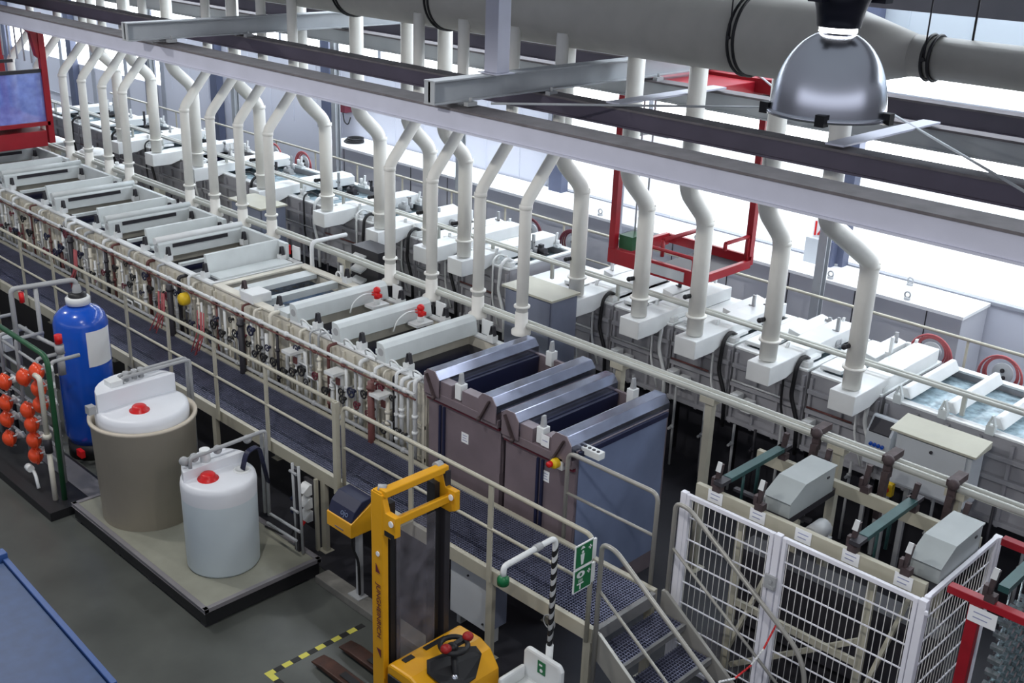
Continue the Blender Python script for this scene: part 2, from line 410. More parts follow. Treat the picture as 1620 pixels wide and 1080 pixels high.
def exhaust(x, near, label, rad=.083):
    yb = 10.1 if near else 11.82
    r = thing('exhaust_pipe', label, 'pipe', (x, yb, 2.22), 'exhaust pipes of the near row' if near else 'exhaust pipes of the far row')
    yt = 10.64 if near else (10.66 if x > -5.8 else 11.36)
    zb = 4.0 if near else 3.84
    ztop = DZ - math.sqrt(max(0.01, .425**2 - (abs(yt - DY) + .0)**2)) + .02
    pts = [(x, yb, 2.26), (x, yb, zb), (x, yt, zb + abs(yt - yb) * (1.15 if near else (.58 if x > -5.8 else .95))), (x, yt, ztop)]
    g = MB(); g.tube(fillet(pts, .09 if near else .15, 3 if near else 6), rad, 20); g.build('riser', 'pipe', r)
    zc = 2.62 if near else 2.52
    g = MB(); g.lathe((x, yb, zc), [(rad, -.015), (rad + .03, -.012), (rad + .03, .012), (rad, .015)], 18); g.build('flange', 'pipe', r)
    g = MB(); g.lathe((x, yb, zb - .05), [(rad, -.03), (rad + .008, -.025), (rad + .008, .025), (rad, .03)], 18); g.build('weld_collar', 'pipe', r)
    if near:
        g = MB(); g.lathe((x, yb, 2.235), [(rad + .05, 0), (rad + .05, .05), (rad + .006, .08), (rad + .006, .30), (rad, .31)], 18); g.build('foot_socket', 'pipe', r)
    else:
        g = MB(); kx, kz = x - rad * .5, 2.80
        g.cyl((kx, yb - rad * .7, kz), (kx - .02, yb - rad - .07, kz), .03, 12); g.sphere((kx - .02, yb - rad - .07, kz), .034); g.build('damper_knob', 'black', r)
    return r
near_px = [-9.53, -10.36, -11.31, -12.22, -15.25, -16.11, -16.97, -17.8, -20.0, -20.8, -21.64, -22.47, -23.6, -24.9]
for i, x in enumerate(near_px):
    exhaust(x, True, 'cream exhaust pipe behind the near tank row, %s from the right' % ORD[i], .08)
far_px = [-5.66, -6.83, -7.97, -8.92, -10.08, -12.47, -13.3, -14.55, -16.06, -18.1, -20.42, -22.09, -23.6]
for i, x in enumerate(far_px):
    exhaust(x, False, 'cream exhaust pipe over the front of the far tank row, %s from the right' % ORD[i], .112)

# ------------------------------------------------------------------ near row tanks
TOP = 2.08
def open_box(g, x0, x1, y0, y1, z0, z1, w=.04, zf=1.5):
    g.box(x0, x1, y0, y1, z0, zf)
    g.box(x0, x1, y0, y0 + w, zf, z1); g.box(x0, x1, y1 - w, y1, zf, z1)
    g.box(x0, x0 + w, y0 + w, y1 - w, zf, z1); g.box(x1 - w, x1, y0 + w, y1 - w, zf, z1)
def v_holder(x, y, root, m='dark', s=1.0, base='white'):
    g = MB(); g.box(x - .055, x + .055, y - .05, y + .05, TOP, TOP + .09*s); h = g.build('bar_holder', base, root)
    g = MB()
    z = TOP + .09*s
    g.prism([(x - .05, y - .02, z), (x - .028, y - .02, z), (x - .005, y - .02, z + .13*s), (x - .02, y - .02, z + .13*s)], (0, .05, 0))
    g.prism([(x + .05, y - .02, z), (x + .028, y - .02, z), (x + .005, y - .02, z + .13*s), (x + .02, y - .02, z + .13*s)], (0, .05, 0))
    g.build('locating_fork', m, h)
def channel(x0, x1, y0, y1, root, hz=.24, m='hood'):
    """suction channel across the tank with a round opening at its front end"""
    g = MB(); z0 = TOP; z1 = TOP + hz
    pts = [(x0, y0, z0), (x1 + .03, y0, z0), (x1, y0, z1 - .05), (x1 - .05, y0, z1), (x0, y0, z1)]
    g.prism(pts, (0, y1 - y0, 0)); c = g.build('suction_channel', m, root, .006)
    g = MB(); cx, cz, R = (x0 + x1) / 2 + .005, z0 + hz * .52, min(.052, hz*.3)
    g.tube([(cx, y0 - .004, cz), (cx, y0 + .02, cz)], R, 16); g.build('round_opening', 'grey', c)
    return c
def handwheel(x, y, z, root, r=.06, m='black', axis='y'):
    g = MB()
    g.sphere((x, y, z), r * .55, 8, 6); g.torus((x, y - .05, z), r, r * .2, 'y', 14, 6)
    for a in range(3):
        an = a * 2 * PI / 3; g.cyl((x, y - .05, z), (x + r*math.cos(an), y - .05, z + r*math.sin(an)), r*.13, 6)
    g.cyl((x, y, z), (x, y - .055, z), r * .18, 8)
    g.build('valve', m, root)
def plumbing(x0, x1, root, rng, dens=6):
    n = max(3, int((x1 - x0) * dens * 1.7)); y = 8.24
    for k in range(n):
        x = x0 + (x1 - x0) * (k + .5) / n + rng.uniform(-.04, .04)
        zt = rng.choice([1.78, 1.9, 2.02, 2.05, 2.12, 1.6]); rr = rng.choice([.014, .018, .022, .03])
        yy = y - rng.uniform(0, .06)
        m = rng.choice(['grey', 'cream', 'white', 'white', 'cream', 'white', 'grey', 'cream', 'white', 'redpipe', 'dark', 'white', 'cream'])
        pts = [(x, yy, rng.choice([.7, .9, 1.05])), (x, yy, zt)]
        if zt > 2.0: pts.append((x, 8.4, zt))
        g = MB(); g.tube(fillet(pts, .05, 4), rr, 8)
        for q in range(2):
            zz = rng.uniform(1.2, zt - .1); g.lathe((x, yy, zz), [(rr, -.02), (rr + .012, -.018), (rr + .012, .018), (rr, .02)], 8)
        g.build('riser_pipe', m, root)
        if rng.random() < .8: handwheel(x, yy - .03, rng.uniform(1.3, zt - .12), root, rng.uniform(.035, .07), rng.choice(['black', 'black', 'black', 'dkblue', 'strap']))
    for k in range(2):
        l = rng.uniform(.12, .3); x = x0 + .05 + (x1 - x0 - .1 - l) * rng.random(); z = rng.uniform(1.2, 1.7)
        g = MB(); g.tube(fillet([(x, 8.3, z), (x, 8.17, z), (x + l, 8.17, z), (x + l, 8.17, z - .3)], .03, 4), .014, 8); g.build('branch_pipe', rng.choice(['white', 'grey']), root)
def tank_body(x0, x1, root, m='cream', ribs=True, y0=8.35, y1=9.95, zlow=.012):
    g = MB(); open_box(g, x0, x1, y0, y1, zlow, TOP - .03)
    if ribs:
        k = max(2, int((x1 - x0) / .22))
        for i in range(k + 1):
            xx = x0 + .03 + (x1 - x0 - .06) * i / k; g.box(xx - .02, xx + .02, y0 - .035, y0, zlow + .1, TOP - .1)
        for z in (1.0, 1.45): g.box(x0 + .01, x1 - .01, y0 - .03, y0, z - .03, z + .03)
    t = g.build('tank_body', m, root, .004)
    return t
def rim(x0, x1, root, m='white', y0=8.35, y1=9.95, w=.07):
    g = MB(); z0, z1 = TOP - .03, TOP
    g.box(x0 + .004, x1 - .004, y0 - .03, y0 + w, z0, z1); g.box(x0 + .004, x1 - .004, y1 - w, y1 + .03, z0, z1)
    g.box(x0 + .004, x0 + w, y0 + w, y1 - w, z0, z1); g.box(x1 - w, x1 - .004, y0 + w, y1 - w, z0, z1)
    return g.build('rim', m, root, .004)
def liquid(x0, x1, root, m='liquid', z=1.9, y0=8.35, y1=9.95):
    g = MB(); g.box(x0 + .05, x1 - .05, y0 + .05, y1 - .05, z - .02, z); g.build('bath_liquid', m, root)
def ztag(x, root, y=10.0, red=False):
    g = MB(); g.box(x - .10, x + .10, y - .01, y + .01, TOP, TOP + .21); g.build('position_plate', 'white', root)

GN = 'process tanks of the near row'
def tank_a(x0, x1, label, redvalve):
    r = thing('process_tank', label, 'tank', ((x0+x1)/2, 9.15, 0.012), GN)
    rng = random.Random(int(-x0 * 100))
    tank_body(x0, x1, r); rim(x0, x1, r); liquid(x0, x1, r)
    channel(x0, x0 + .16, 8.33, 9.93, r)
    g = MB(); g.box(x1 - .16, x1 - .09, 8.45, 9.85, TOP, TOP + .06); g.build('slotted_edge', 'hood', r)
    v_holder(x0 + .52, 8.42, r); v_holder(x0 + .52, 9.88, r)
    ztag(x0 + .30, r)
    if redvalve:
        vx, vy = x0 + .30, 9.62
        g = MB(); g.box(vx - .10, vx + .10, vy - .15, vy + .15, TOP - .02, TOP + .02); g.cyl((vx, vy, TOP + .02), (vx, vy, TOP + .10), .05, 12); a = g.build('dosing_valve', 'white', r)
        g = MB(); g.cyl((vx, vy, TOP + .10), (vx, vy, TOP + .20), .042, 10); g.sphere((vx, vy, TOP + .22), .055, 10, 7); g.box(vx - .09, vx + .09, vy - .025, vy + .025, TOP + .13, TOP + .18)
        g.build('valve_head', 'redplas', a)
        g = MB(); g.tube(fillet([(vx - .02, vy - .05, TOP + .18), (vx, vy - .25, TOP + .22), (vx + .02, vy - .45, TOP + .14), (vx + .02, vy - .5, TOP)], .12, 6), .011, 8); g.build('cable', 'white', a)
    for dx in (.28, .72):
        g = MB(); g.tube([(x0 + dx + .13 * (1 - math.cos(t*PI/8)) / 2 * 2 * .8, 8.33 - .05*math.sin(t*PI/8), TOP + .0 + .12 * math.sin(t*PI/8)) for t in range(9)], .012, 8); g.build('cable_loop', 'white', r)
    plumbing(x0 + .02, x1 - .02, r, rng)
    bx = x0 + .35
    g = MB(); g.box(bx - .10, bx + .10, 8.0, 8.24, 1.76, 1.80); g.box(bx - .055, bx + .055, 8.16, 8.3, 1.56, 1.72); s_ = g.build('switch_box', 'white', r)
    g = MB(); g.box(bx - .035, bx + .035, 8.135, 8.16, 1.59, 1.68); g.build('switch_knob', 'redpipe', s_)
    return r
tank_a(-10.36, -9.42, 'cream process tank with long hood, directly left of the dark brown tanks', False)
tank_a(-11.29, -10.37, 'cream process tank with red valve head, second left of the brown tanks', True)
tank_a(-12.24, -11.30, 'cream process tank with red valve head, third left of the brown tanks', True)
# open rinse tank
x0, x1 = -14.2, -12.27
r = thing('rinse_tank', 'wide open cream rinse tank with water in the near row', 'tank', ((x0+x1)/2, 9.15, .012), GN)
tank_body(x0, x1, r); rim(x0, x1, r, 'cream', w=.11); liquid(x0, x1, r, 'water', 1.86)
g = MB(); g.box(-13.28, -13.16, 8.45, 9.85, 1.96, 2.06); g.build('cross_bar', 'hood', r)
g = MB(); g.box(-13.95, -13.70, 8.46, 9.85, 1.98, 2.05); g.build('spray_pipe_cover', 'hood', r)
g = MB(); g.box(-12.55, -12.29, 8.33, 9.93, TOP, TOP + .07); g.build('side_plate', 'hood', r)
g = MB(); g.box(-13.42, -13.1, 8.30, 8.62, TOP - .02, TOP + .12); g.build('front_block', 'white', r, .01)
v_holder(-13.5, 8.42, r, 'brownclamp'); v_holder(-12.62, 8.42, r); v_holder(-13.0, 9.9, r)
g = MB(); g.tube([(-13.7, 8.5, 2.08), (-13.7, 8.5, 2.14), (-13.45, 8.55, 2.14), (-13.45, 8.55, 2.0)], .03, 10); g.build('inlet_elbow', 'white', r)
g = MB(); g.tube(fillet([(-14.05, 10.02, 1.2), (-14.05, 10.02, 2.45), (-14.05, 10.7, 2.45)], .1), .035, 12); g.build('supply_pipe', 'white', r)
g = MB(); g.tube(fillet([(-13.3, 10.03, 1.2), (-13.3, 10.03, 2.25)], .1), .03, 10); g.torus((-13.3, 9.97, 2.1), .06, .015); g.build('supply_valve', 'white', r)
plumbing(x0 + .02, x1 - .02, r, random.Random(31))
# tanks with raised sloping hoods
def tank_b(x0, x1, label, kind):
    r = thing('process_tank', label, 'tank', ((x0+x1)/2, 9.15, .012), GN)
    rng = random.Random(int(-x0 * 10))
    tank_body(x0, x1, r); rim(x0, x1, r); liquid(x0, x1, r, 'liquid', 1.93)
    c = channel(x0 + .05, x0 + .2, 8.36, 9.9, r, .26)
    g = MB(); g.tube([(x0 + .125, 8.34, TOP + .27), (x0 + .125, 9.92, TOP + .27)], .055, 14); g.build('top_tube', 'white' if kind else 'hood', r)
    g = MB(); g.box(x0 + .21, x0 + .225, 8.6, 9.6, TOP + .14, TOP + .20); g.build('suction_slot', 'dark', r)
    g = MB(); g.prism([(x1 - .55, 8.55, TOP), (x1 - .42, 8.55, TOP), (x1 - .50, 8.55, TOP + .28), (x1 - .56, 8.55, TOP + .28)], (0, 1.32, 0)); g.build('sloped_hood', 'hood', r, .005)
    g = MB(); g.box(x0 + .2, x1 - .3, 9.86, 9.93, TOP, TOP + .26); g.build('back_hood', 'hood', r, .005)
    g = MB(); g.box(x0 + .62, x0 + .70, 8.45, 9.85, TOP - .03, TOP + .015); g.build('inner_bar', 'hood', r)
    for xx in (x0 + .38, x1 - .32): v_holder(xx, 8.42, r); v_holder(xx, 9.80, r, 'dark')
    g = MB(); g.box(x1 - .36, x1 - .04, 8.5, 9.8, TOP, TOP + .03); g.build('side_cover', 'hood', r)
    ztag(x1 - .2, r)
    if kind:
        g = MB(); g.box(x1 - .62, x1 - .35, 9.95, 10.0, TOP + .05, TOP + .2); g.build('red_plate', 'redplas', r)
    plumbing(x0 + .02, x1 - .02, r, rng, 5)
    return r
edges = [(-16.02, -14.24), (-17.66, -16.05), (-19.65, -17.7), (-21.8, -19.7), (-23.9, -21.85), (-26.0, -23.95)]
for i, (a, c) in enumerate(edges):
    tank_b(a, c, ['cream process tank with raised hoods, immediately left of the open rinse tank',
                  'cream process tank with raised hoods, second left of the open rinse tank',
                  'cream process tank with raised hoods, third left of the open rinse tank',
                  'cream process tank with raised hoods, fourth left of the open rinse tank',
                  'cream process tank with raised hoods, fifth left of the open rinse tank',
                  'cream process tank with raised hoods, under the red hoist at the far left'][i], i == 0)
# long service pipes along the tank fronts
for y, z, rr, m, l in ((8.14, 1.97, .022, 'white', 'long white service pipe running just below the near tank rims'),
                       (8.15, 1.90, .012, 'redpipe', 'long thin red brown service pipe along the near tank fronts'),
                       (8.12, 1.16, .025, 'grey', 'long grey service pipe low along the near tank fronts')):
    g = MB(); g.tube([(-26, y, z), (-9.4, y, z)], rr, 10)
    x = -25.7
    while x < -9.5: g.lathe((x, y, z), [(rr, -.03), (rr + .012, -.028), (rr + .012, .028), (rr, .03)], 10, 'x'); x += .62
    tag(g.build('service_pipe', m), l, 'pipe', 'service pipes along the near row')
for x, m, l in ((-10.13, 'redpipe', 'red brown downpipe on the tank fronts just left of the brown tanks'), (-13.05, 'dark', 'dark downpipe on the front of the open rinse tank'), (-15.0, 'dark', 'dark downpipe on tank front, left of the yellow emergency button'), (-18.3, 'dark', 'dark downpipe on the tank fronts nearest the hoist')):
    g = MB(); g.tube([(x, 8.05, .5), (x, 8.05, 1.93)], .045, 12)
    for z in (.9, 1.4, 1.85): g.lathe((x, 8.05, z), [(.045, -.02), (.06, -.018), (.06, .018), (.045, .02)], 12)
    tag(g.build('downpipe', m), l, 'pipe', 'downpipes on the near tank fronts')
r = thing('emergency_button', 'yellow emergency button box on the near tank fronts beside the walkway', 'button', (-14.6, 8.05, 1.72))
g = MB(); g.lathe((-14.6, 8.08, 1.80), [(.001, -.1), (.08, -.09), (.10, -.05), (.10, .03), (.001, .03)], 16, 'y'); g.build('housing', 'yel2', r)
for x, l in ((-14.05, 'bundle of thin red hoses hanging behind the walkway rail, right bundle'), (-15.2, 'bundle of thin red hoses hanging behind the walkway rail, left bundle'), (-18.1, 'bundle of thin red hoses hanging at the left frame edge')):
    g = MB(); rg = random.Random(int(x*7))
    for k in range(6):
        dx = rg.uniform(-.12, .12); g.tube([(x + dx, 8.02, 1.75), (x + dx + .04, 7.98, 1.45), (x + dx + rg.uniform(-.05, .1), 7.9 - .1*rg.random(), 1.12 + .12*rg.random())], .010, 6)
    tag(g.build('hose_bundle', 'hose'), l, 'hoses', 'red hose bundles')

# ------------------------------------------------------------------ brown steel tanks
def brown(x0, x1, label, right_end, dz):
    r = thing('steel_tank', label, 'tank', ((x0+x1)/2, 9.1, .02), 'brown steel tanks')
    g = MB(); open_box(g, x0, x1, 8.28, 9.9, .012 - dz, 2.0, .05, 1.2); g.build('tank_body', 'brown', r, .006)
    g = MB(); g.box(x0 + .05, x1 - .05, 8.34, 9.84, 1.50, 1.52); g.build('bath_liquid', 'liquid', r)
    g = MB(); g.box(x0, x1, 8.245, 8.28, 1.76, 1.79); g.build('strap', 'strap', r)
    for xx in ((x0 + .22, x0 + .29) if not right_end else (x0 + .52, x0 + .59)):
        g = MB(); g.box(xx - .016, xx + .016, 8.255, 8.28, .15, 1.72); g.build('front_rib', 'dkblue', r)
    if right_end:
        g = MB(); g.box(x1, x1 + .012, 8.32, 9.86, .15, 1.93); g.build('side_sheet', 'sidesh', r, .005)
    # front notch plates
    g = MB(); g.box(x0 + .26, x0 + .46, 8.22, 8.36, 1.88, 2.07); g.box(x0 + .64, x1 - .24, 8.22, 8.36, 1.88, 2.07)
    g.box(x0, x1, 8.215, 8.28, 1.80, 1.9); g.build('front_plate', 'brown', r, .006)
    def lidbox(a, c, nm):
        q = MB(); q.prism([(a, 8.2, 1.98), (c, 8.2, 1.98), (c, 8.2, 2.08), (c - .07, 8.2, 2.17), (a + .06, 8.2, 2.17), (a, 8.2, 2.10)], (0, 1.72, 0))
        l_ = q.build('lid_channel', 'lid', r, .006)
        e = MB(); e.prism([(a - .002, 8.19, 1.86), (c + .002, 8.19, 1.86), (c + .002, 8.19, 2.085), (c - .07, 8.19, 2.175), (a + .06, 8.19, 2.175), (a - .002, 8.19, 2.105)], (0, .012, 0)); e.build('end_plate', 'brown', l_)
        s_ = MB(); s_.box(c + .0, c + .045, 8.3, 9.85, 1.93, 1.99); s_.build('suction_slot', 'dkblue', l_)
    lidbox(x0 + .01, x0 + .27, 'l'); lidbox(x1 - .29, x1 - .01, 'r')
    # inner sloping sheet
    g = MB(); g.prism([(x0 + .30, 8.35, 1.99), (x0 + .36, 8.35, 1.99), (x0 + .34, 8.35, 1.6), (x0 + .32, 8.35, 1.6)], (0, 1.48, 0)); g.build('inner_sheet', 'dkblue', r)
    g = MB(); g.prism([(x1 - .46, 8.4, 1.99), (x1 - .29, 8.4, 2.06), (x1 - .29, 8.4, 2.03), (x1 - .46, 8.4, 1.96)], (0, 1.4, 0)); g.build('drip_sheet', 'lid', r)
    # lever bars on the front
    for a, c in (((x0 + .07, 2.12), (x0 + .22, 1.86)), ((x1 - .10, 2.12), (x1 - .24, 1.86))):
        g = MB(); g.bar((a[0], 8.175, a[1]), (c[0], 8.165, c[1]), .02, .04, (0, 1, 0)); g.sphere((c[0], 8.15, c[1]), .03, 8, 6); g.build('lever', 'brownclamp', r)
    # holder
    for yy, nm in ((8.30, 'w'), (9.86, 'b')):
        hx = x0 + .55
        g = MB(); g.box(hx - .05, hx + .05, yy - .06, yy + .05, 1.92, 2.11); h = g.build('bar_holder', 'white', r, .004)
        g = MB(); g.prism([(hx - .03, yy - .03, 2.11), (hx + .03, yy - .03, 2.11), (hx + .012, yy - .03, 2.24), (hx - .012, yy - .03, 2.24)], (0, .05, 0)); g.build('locating_fork', 'grey', h)
    r.location.z += dz
    return r
rb1 = brown(-9.30, -8.06, 'dark brown steel tank between the cream tanks and its twin', False, .18)
rb2 = brown(-7.98, -6.92, 'dark brown steel tank at the right end, with blue grey side sheet', True, .11)
def label_plate(parent, x0, x1, z0, z1, y, lines=3, m='label'):
    g = MB(); g.box(x0, x1, y - .004, y, z0, z1); o = g.build('paper_label', m, parent)
    t = MB()
    for i in range(lines):
        z = z1 - (i + 1) * (z1 - z0) / (lines + 1); t.box(x0 + (x1-x0)*.18, x1 - (x1-x0)*(.18 + .12*(i % 2)), y - .0055, y - .004, z - .005, z + .005)
    t.build('print_lines', 'ink', o); return o
label_plate(rb1, -8.71, -8.59, 1.56, 1.69, 8.278)
label_plate(rb2, -7.38, -7.26, 2.04, 2.18, 8.213, 1)
label_plate(rb2, -7.41, -7.29, 1.58, 1.71, 8.278)
g = MB(); g.box(-7.15, -7.04, 8.19, 8.25, 1.86, 2.0); e = g.build('switch_plate', 'white', rb2, .004)
g = MB(); g.lathe((-7.12, 8.14, 1.935), [(.001, -.02), (.052, -.015), (.06, .0), (.06, .05)], 14, 'y'); g.build('switch_box', 'yel2', e)
g = MB(); g.lathe((-7.14, 8.10, 1.935), [(.001, -.03), (.034, -.025), (.034, .02)], 12, 'y'); g.build('stop_button', 'redplas', e)
g = MB(); g.box(-6.95, -6.68, 8.36, 8.46, 2.06, 2.14); e = g.build('valve_panel', 'white', rb2, .004)
for k in range(4):
    q = MB(); q.cyl((-6.905 + k*.06, 8.40, 2.14), (-6.905 + k*.06, 8.40, 2.148), .02, 10); q.build('port', 'dark', e)

# ------------------------------------------------------------------ middle guide rail
r = thing('guide_rail', 'grey double guide rail running behind the near tank row', 'rail', (-11, 10.2, 0))
g = MB()
for y in (10.13, 10.23): g.tube([(-25.5, y, 2.36), (2.5, y, 2.36)], .036, 12)
g.box(-25.5, 2.5, 10.11, 10.25, 2.325, 2.345); g.build('rail_profile', 'guide', r)
for i, x in enumerate([-1.0, -2.3, -3.6, -4.9, -6.55, -7.9, -13.4, -19.0, -23.3]):
    g = MB(); g.box(x - .045, x + .045, 10.15, 10.24, 0, 2.25); g.box(x - .10, x + .10, 10.1, 10.26, 2.25, 2.325); g.box(x-.1, x+.1, 10.1, 10.3, 0, .015); g.build('post', 'rail', r)

# ------------------------------------------------------------------ far row
FY0, FY1 = 12.3, 13.9
GF = 'process tanks of the far row'
def far_hood(x, r, w=.17):
    g = MB(); z0, z1 = TOP - .06, TOP + .16
    g.box(x - w, x + w, 11.62, 12.05, z0 - .04, z1)
    g.prism([(x - w, 12.05, z0 - .04), (x - w, 12.05, z1), (x - w, 13.0, z1 + .03), (x - w, 13.85, z1 + .03), (x - w, 13.85, TOP), (x - w, 12.4, TOP)], (2*w, 0, 0))
    return g.build('suction_hood', 'white', r, .01)
def far_tank(x0, x1, label, hoodx, kind, seed):
    r = thing('process_tank', label, 'tank', ((x0+x1)/2, 13.1, .012), GF); rg = random.Random(seed)
    g = MB(); open_box(g, x0, x1, FY0, FY1, .95, TOP - .03)
    fr = MB(); fr.box(x0 + .03, x1 - .03, FY0 + .25, FY1 - .05, .012, .95); fr.build('shade_base', 'under', r)  # dark recessed block, paints the aisle shade below the tank
    k = max(2, round((x1-x0) / .42))
    for i in range(k + 1):
        xx = x0 + .04 + (x1-x0-.08)*i/k; g.box(xx - .022, xx + .022, FY0 - .05, FY0, .96, TOP - .08)
    for z in (1.02, 1.55, 1.82): g.box(x0 + .01, x1 - .01, FY0 - .075, FY0, z - .03, z + .03)
    g.build('tank_body', 'fartank', r, .005)
    rim(x0, x1, r, 'white', FY0, FY1, .09)
    if kind == 'water':
        liquid(x0, x1, r, 'farwater', 1.96, FY0, FY1)
        n = max(1, round((x1-x0) / .62))
        for i in range(n + 1):
            xx = x0 + .16 + (x1-x0-.32)*i/n
            q = MB(); q.prism([(xx - .10, 12.42, TOP), (xx + .10, 12.42, TOP), (xx + .03, 12.42, TOP + .13), (xx - .03, 12.42, TOP + .13)], (0, 1.38, 0)); h = q.build('saddle_cover', 'white', r, .01)
            q = MB(); q.box(xx - .05, xx + .05, 12.25, 12.33, TOP - .03, TOP + .08); q.prism([(xx - .05, 12.26, TOP + .08), (xx - .025, 12.26, TOP + .08), (xx, 12.26, TOP + .2), (xx - .01, 12.26, TOP + .2)], (0, .05, 0)); q.prism([(xx + .05, 12.26, TOP + .08), (xx + .025, 12.26, TOP + .08), (xx, 12.26, TOP + .2), (xx + .01, 12.26, TOP + .2)], (0, .05, 0)); q.build('bar_holder', 'hood', r)
    else:
        liquid(x0, x1, r, 'liquid' if kind == 'dark' else 'farwater', 1.94, FY0, FY1)
        q = MB(); q.box(x0 + .03, x0 + (x1-x0)*.33, 12.45, 13.82, TOP, TOP + .05); q.build('flat_cover', 'white', r, .005)
        xx = x0 + (x1-x0)*.42
        q = MB(); q.prism([(xx - .09, 12.95, TOP), (xx + .10, 12.95, TOP), (xx + .10, 12.95, TOP + .16), (xx - .09, 12.95, TOP + .2)], (0, .88, 0)); q.build('edge_channel', 'white', r, .008)
        for yy in (12.36, 13.8):
            q = MB(); hx = x0 + (x1-x0)*.62; q.box(hx - .12, hx + .12, yy - .05, yy + .05, TOP, TOP + .05); q.cyl((hx - .06, yy, TOP + .05), (hx - .06, yy, TOP + .17), .03, 10); q.cyl((hx + .07, yy, TOP + .05), (hx + .07, yy, TOP + .12), .035, 10); q.prism([(hx - .02, yy, TOP + .05), (hx + .02, yy, TOP + .05), (hx + .05, yy, TOP + .24), (hx + .02, yy, TOP + .24)], (0, .04, 0))
            q.build('bar_holder', 'white', r)
        q = MB(); hx = x0 + (x1-x0)*.7; q.tube(fillet([(hx, 12.6, TOP + .02), (hx, 12.4, TOP + .16), (hx + .02, 12.22, TOP + .1), (hx + .05, 12.2, 1.5), (hx + .2, 12.2, 1.1)], .09, 5), .017, 8); q.build('cable', rg.choice(['white', 'black']), r)
        q = MB(); mx = x0 + (x1-x0)*.75; q.cyl((mx - .1, 13.3, TOP + .06), (mx + .12, 13.3, TOP + .06), .055, 12); q.box(mx - .13, mx + .13, 13.22, 13.38, TOP - .01, TOP + .02); q.box(mx - .03, mx + .05, 13.27, 13.33, TOP + .1, TOP + .16); q.build('drive_motor', rg.choice(['grey', 'dark', 'white']), r)
    for q_ in range(2 if kind != 'water' else 0):
        hx = x0 + (x1-x0)*rg.uniform(.3, .85); yy = rg.uniform(13.0, 13.75)
        q = MB(); q.box(hx - .02, hx + .02, yy - .02, yy + .02, TOP, TOP + rg.uniform(.2, .42)); q.box(hx - .07, hx + .02, yy - .015, yy + .015, TOP + .17, TOP + .2); q.cyl((hx + .05, yy, TOP), (hx + .05, yy, TOP + .1), .035, 10); q.build('sensor_stand', rg.choice(['dark', 'grey', 'white']), r)
    if kind != 'water':
        hx = x0 + (x1-x0)*.88
        q = MB(); q.tube(fillet([(hx, 12.55, TOP + .03), (hx, 12.36, TOP + .14), (hx, 12.22, TOP + .05), (hx - .02, 12.2, 1.7), (hx + .12, 12.2, 1.35), (hx + .14, 12.2, .9)], .08, 5), .028, 10); q.build('suction_hose', rg.choice(['black', 'black', 'white']), r)
        q = MB(); q.box(hx - .1, hx + .1, 12.33, 12.45, TOP + .005, TOP + .07); q.box(hx - .04, hx + .04, 12.45, 12.75, TOP + .03, TOP + .07); q.cyl((hx - .06, 12.4, TOP + .07), (hx - .06, 12.4, TOP + .16), .025, 8); q.build('pump_bracket', 'white', r)
        for zz in (1.32, 1.62):
            q = MB(); q.tube([(x0 + .05, 12.2, zz), (x1 - .3, 12.2, zz)], .014, 6); q.build('conduit', rg.choice(['grey', 'white', 'redpipe']), r)
    for h in hoodx: far_hood(h, r)
    n = max(2, int((x1-x0)*3))
    for i in range(n):
        xx = x0 + (x1-x0)*(i+.5)/n + rg.uniform(-.05, .05)
        q = MB(); q.tube([(xx, 12.16, .012), (xx, 12.16, rg.uniform(1.0, 1.35))], .02, 8); zz = rg.uniform(.6, .95); q.sphere((xx, 12.14, zz), .035, 8, 6); q.cyl((xx, 12.14, zz), (xx, 12.05, zz), .02, 6); q.build('drain_pipe', rg.choice(['grey', 'grey', 'dark']), r)
    return r
def sw(x, parent):
    g = MB(); g.box(x - .13, x - .01, 12.08, 12.24, 1.29, 1.48); g.box(x + .04, x + .19, 12.1, 12.24, 1.27, 1.43); s_ = g.build('switch_box', 'white', parent, .005)
    g = MB(); g.box(x - .105, x - .035, 12.06, 12.08, 1.34, 1.43); g.build('switch_knob', 'black', s_)
fe = [(-5.42, -2.25, [], 'water'), (-6.45, -5.46, [-5.66], 'mech'), (-7.60, -6.49, [-6.83], 'mech'), (-8.62, -7.64, [-7.97], 'mech'), (-9.72, -8.66, [-8.92], 'mech'), (-10.9, -9.76, [-10.08], 'dark'),
      (-13.0, -11.9, [-12.47], 'mech'), (-14.1, -13.05, [-13.3], 'mech'), (-15.3, -14.15, [-14.55], 'dark'), (-16.7, -15.35, [-16.06], 'mech'), (-18.8, -16.75, [-18.1], 'mech'), (-21.0, -18.85, [-20.42], 'mech'), (-22.8, -21.05, [-22.09], 'dark'), (-24.6, -22.85, [-23.6], 'mech'), (-26.6, -24.65, [], 'mech'), (-28.8, -26.65, [], 'mech')]
far_things = []
for i, (a, c, hx, kd) in enumerate(fe):
    far_things.append(far_tank(a, c, 'grey process tank with white top in the far row, %s from the right' % ORD[i], hx, kd, 50 + i))
for x, i in ((-9.55, 5), (-8.55, 5), (-7.45, 4), (-6.33, 2)):
    pass
sw(-9.45, far_things[4]); sw(-8.42, far_things[3]); sw(-7.35, far_things[2]); sw(-6.25, far_things[1])
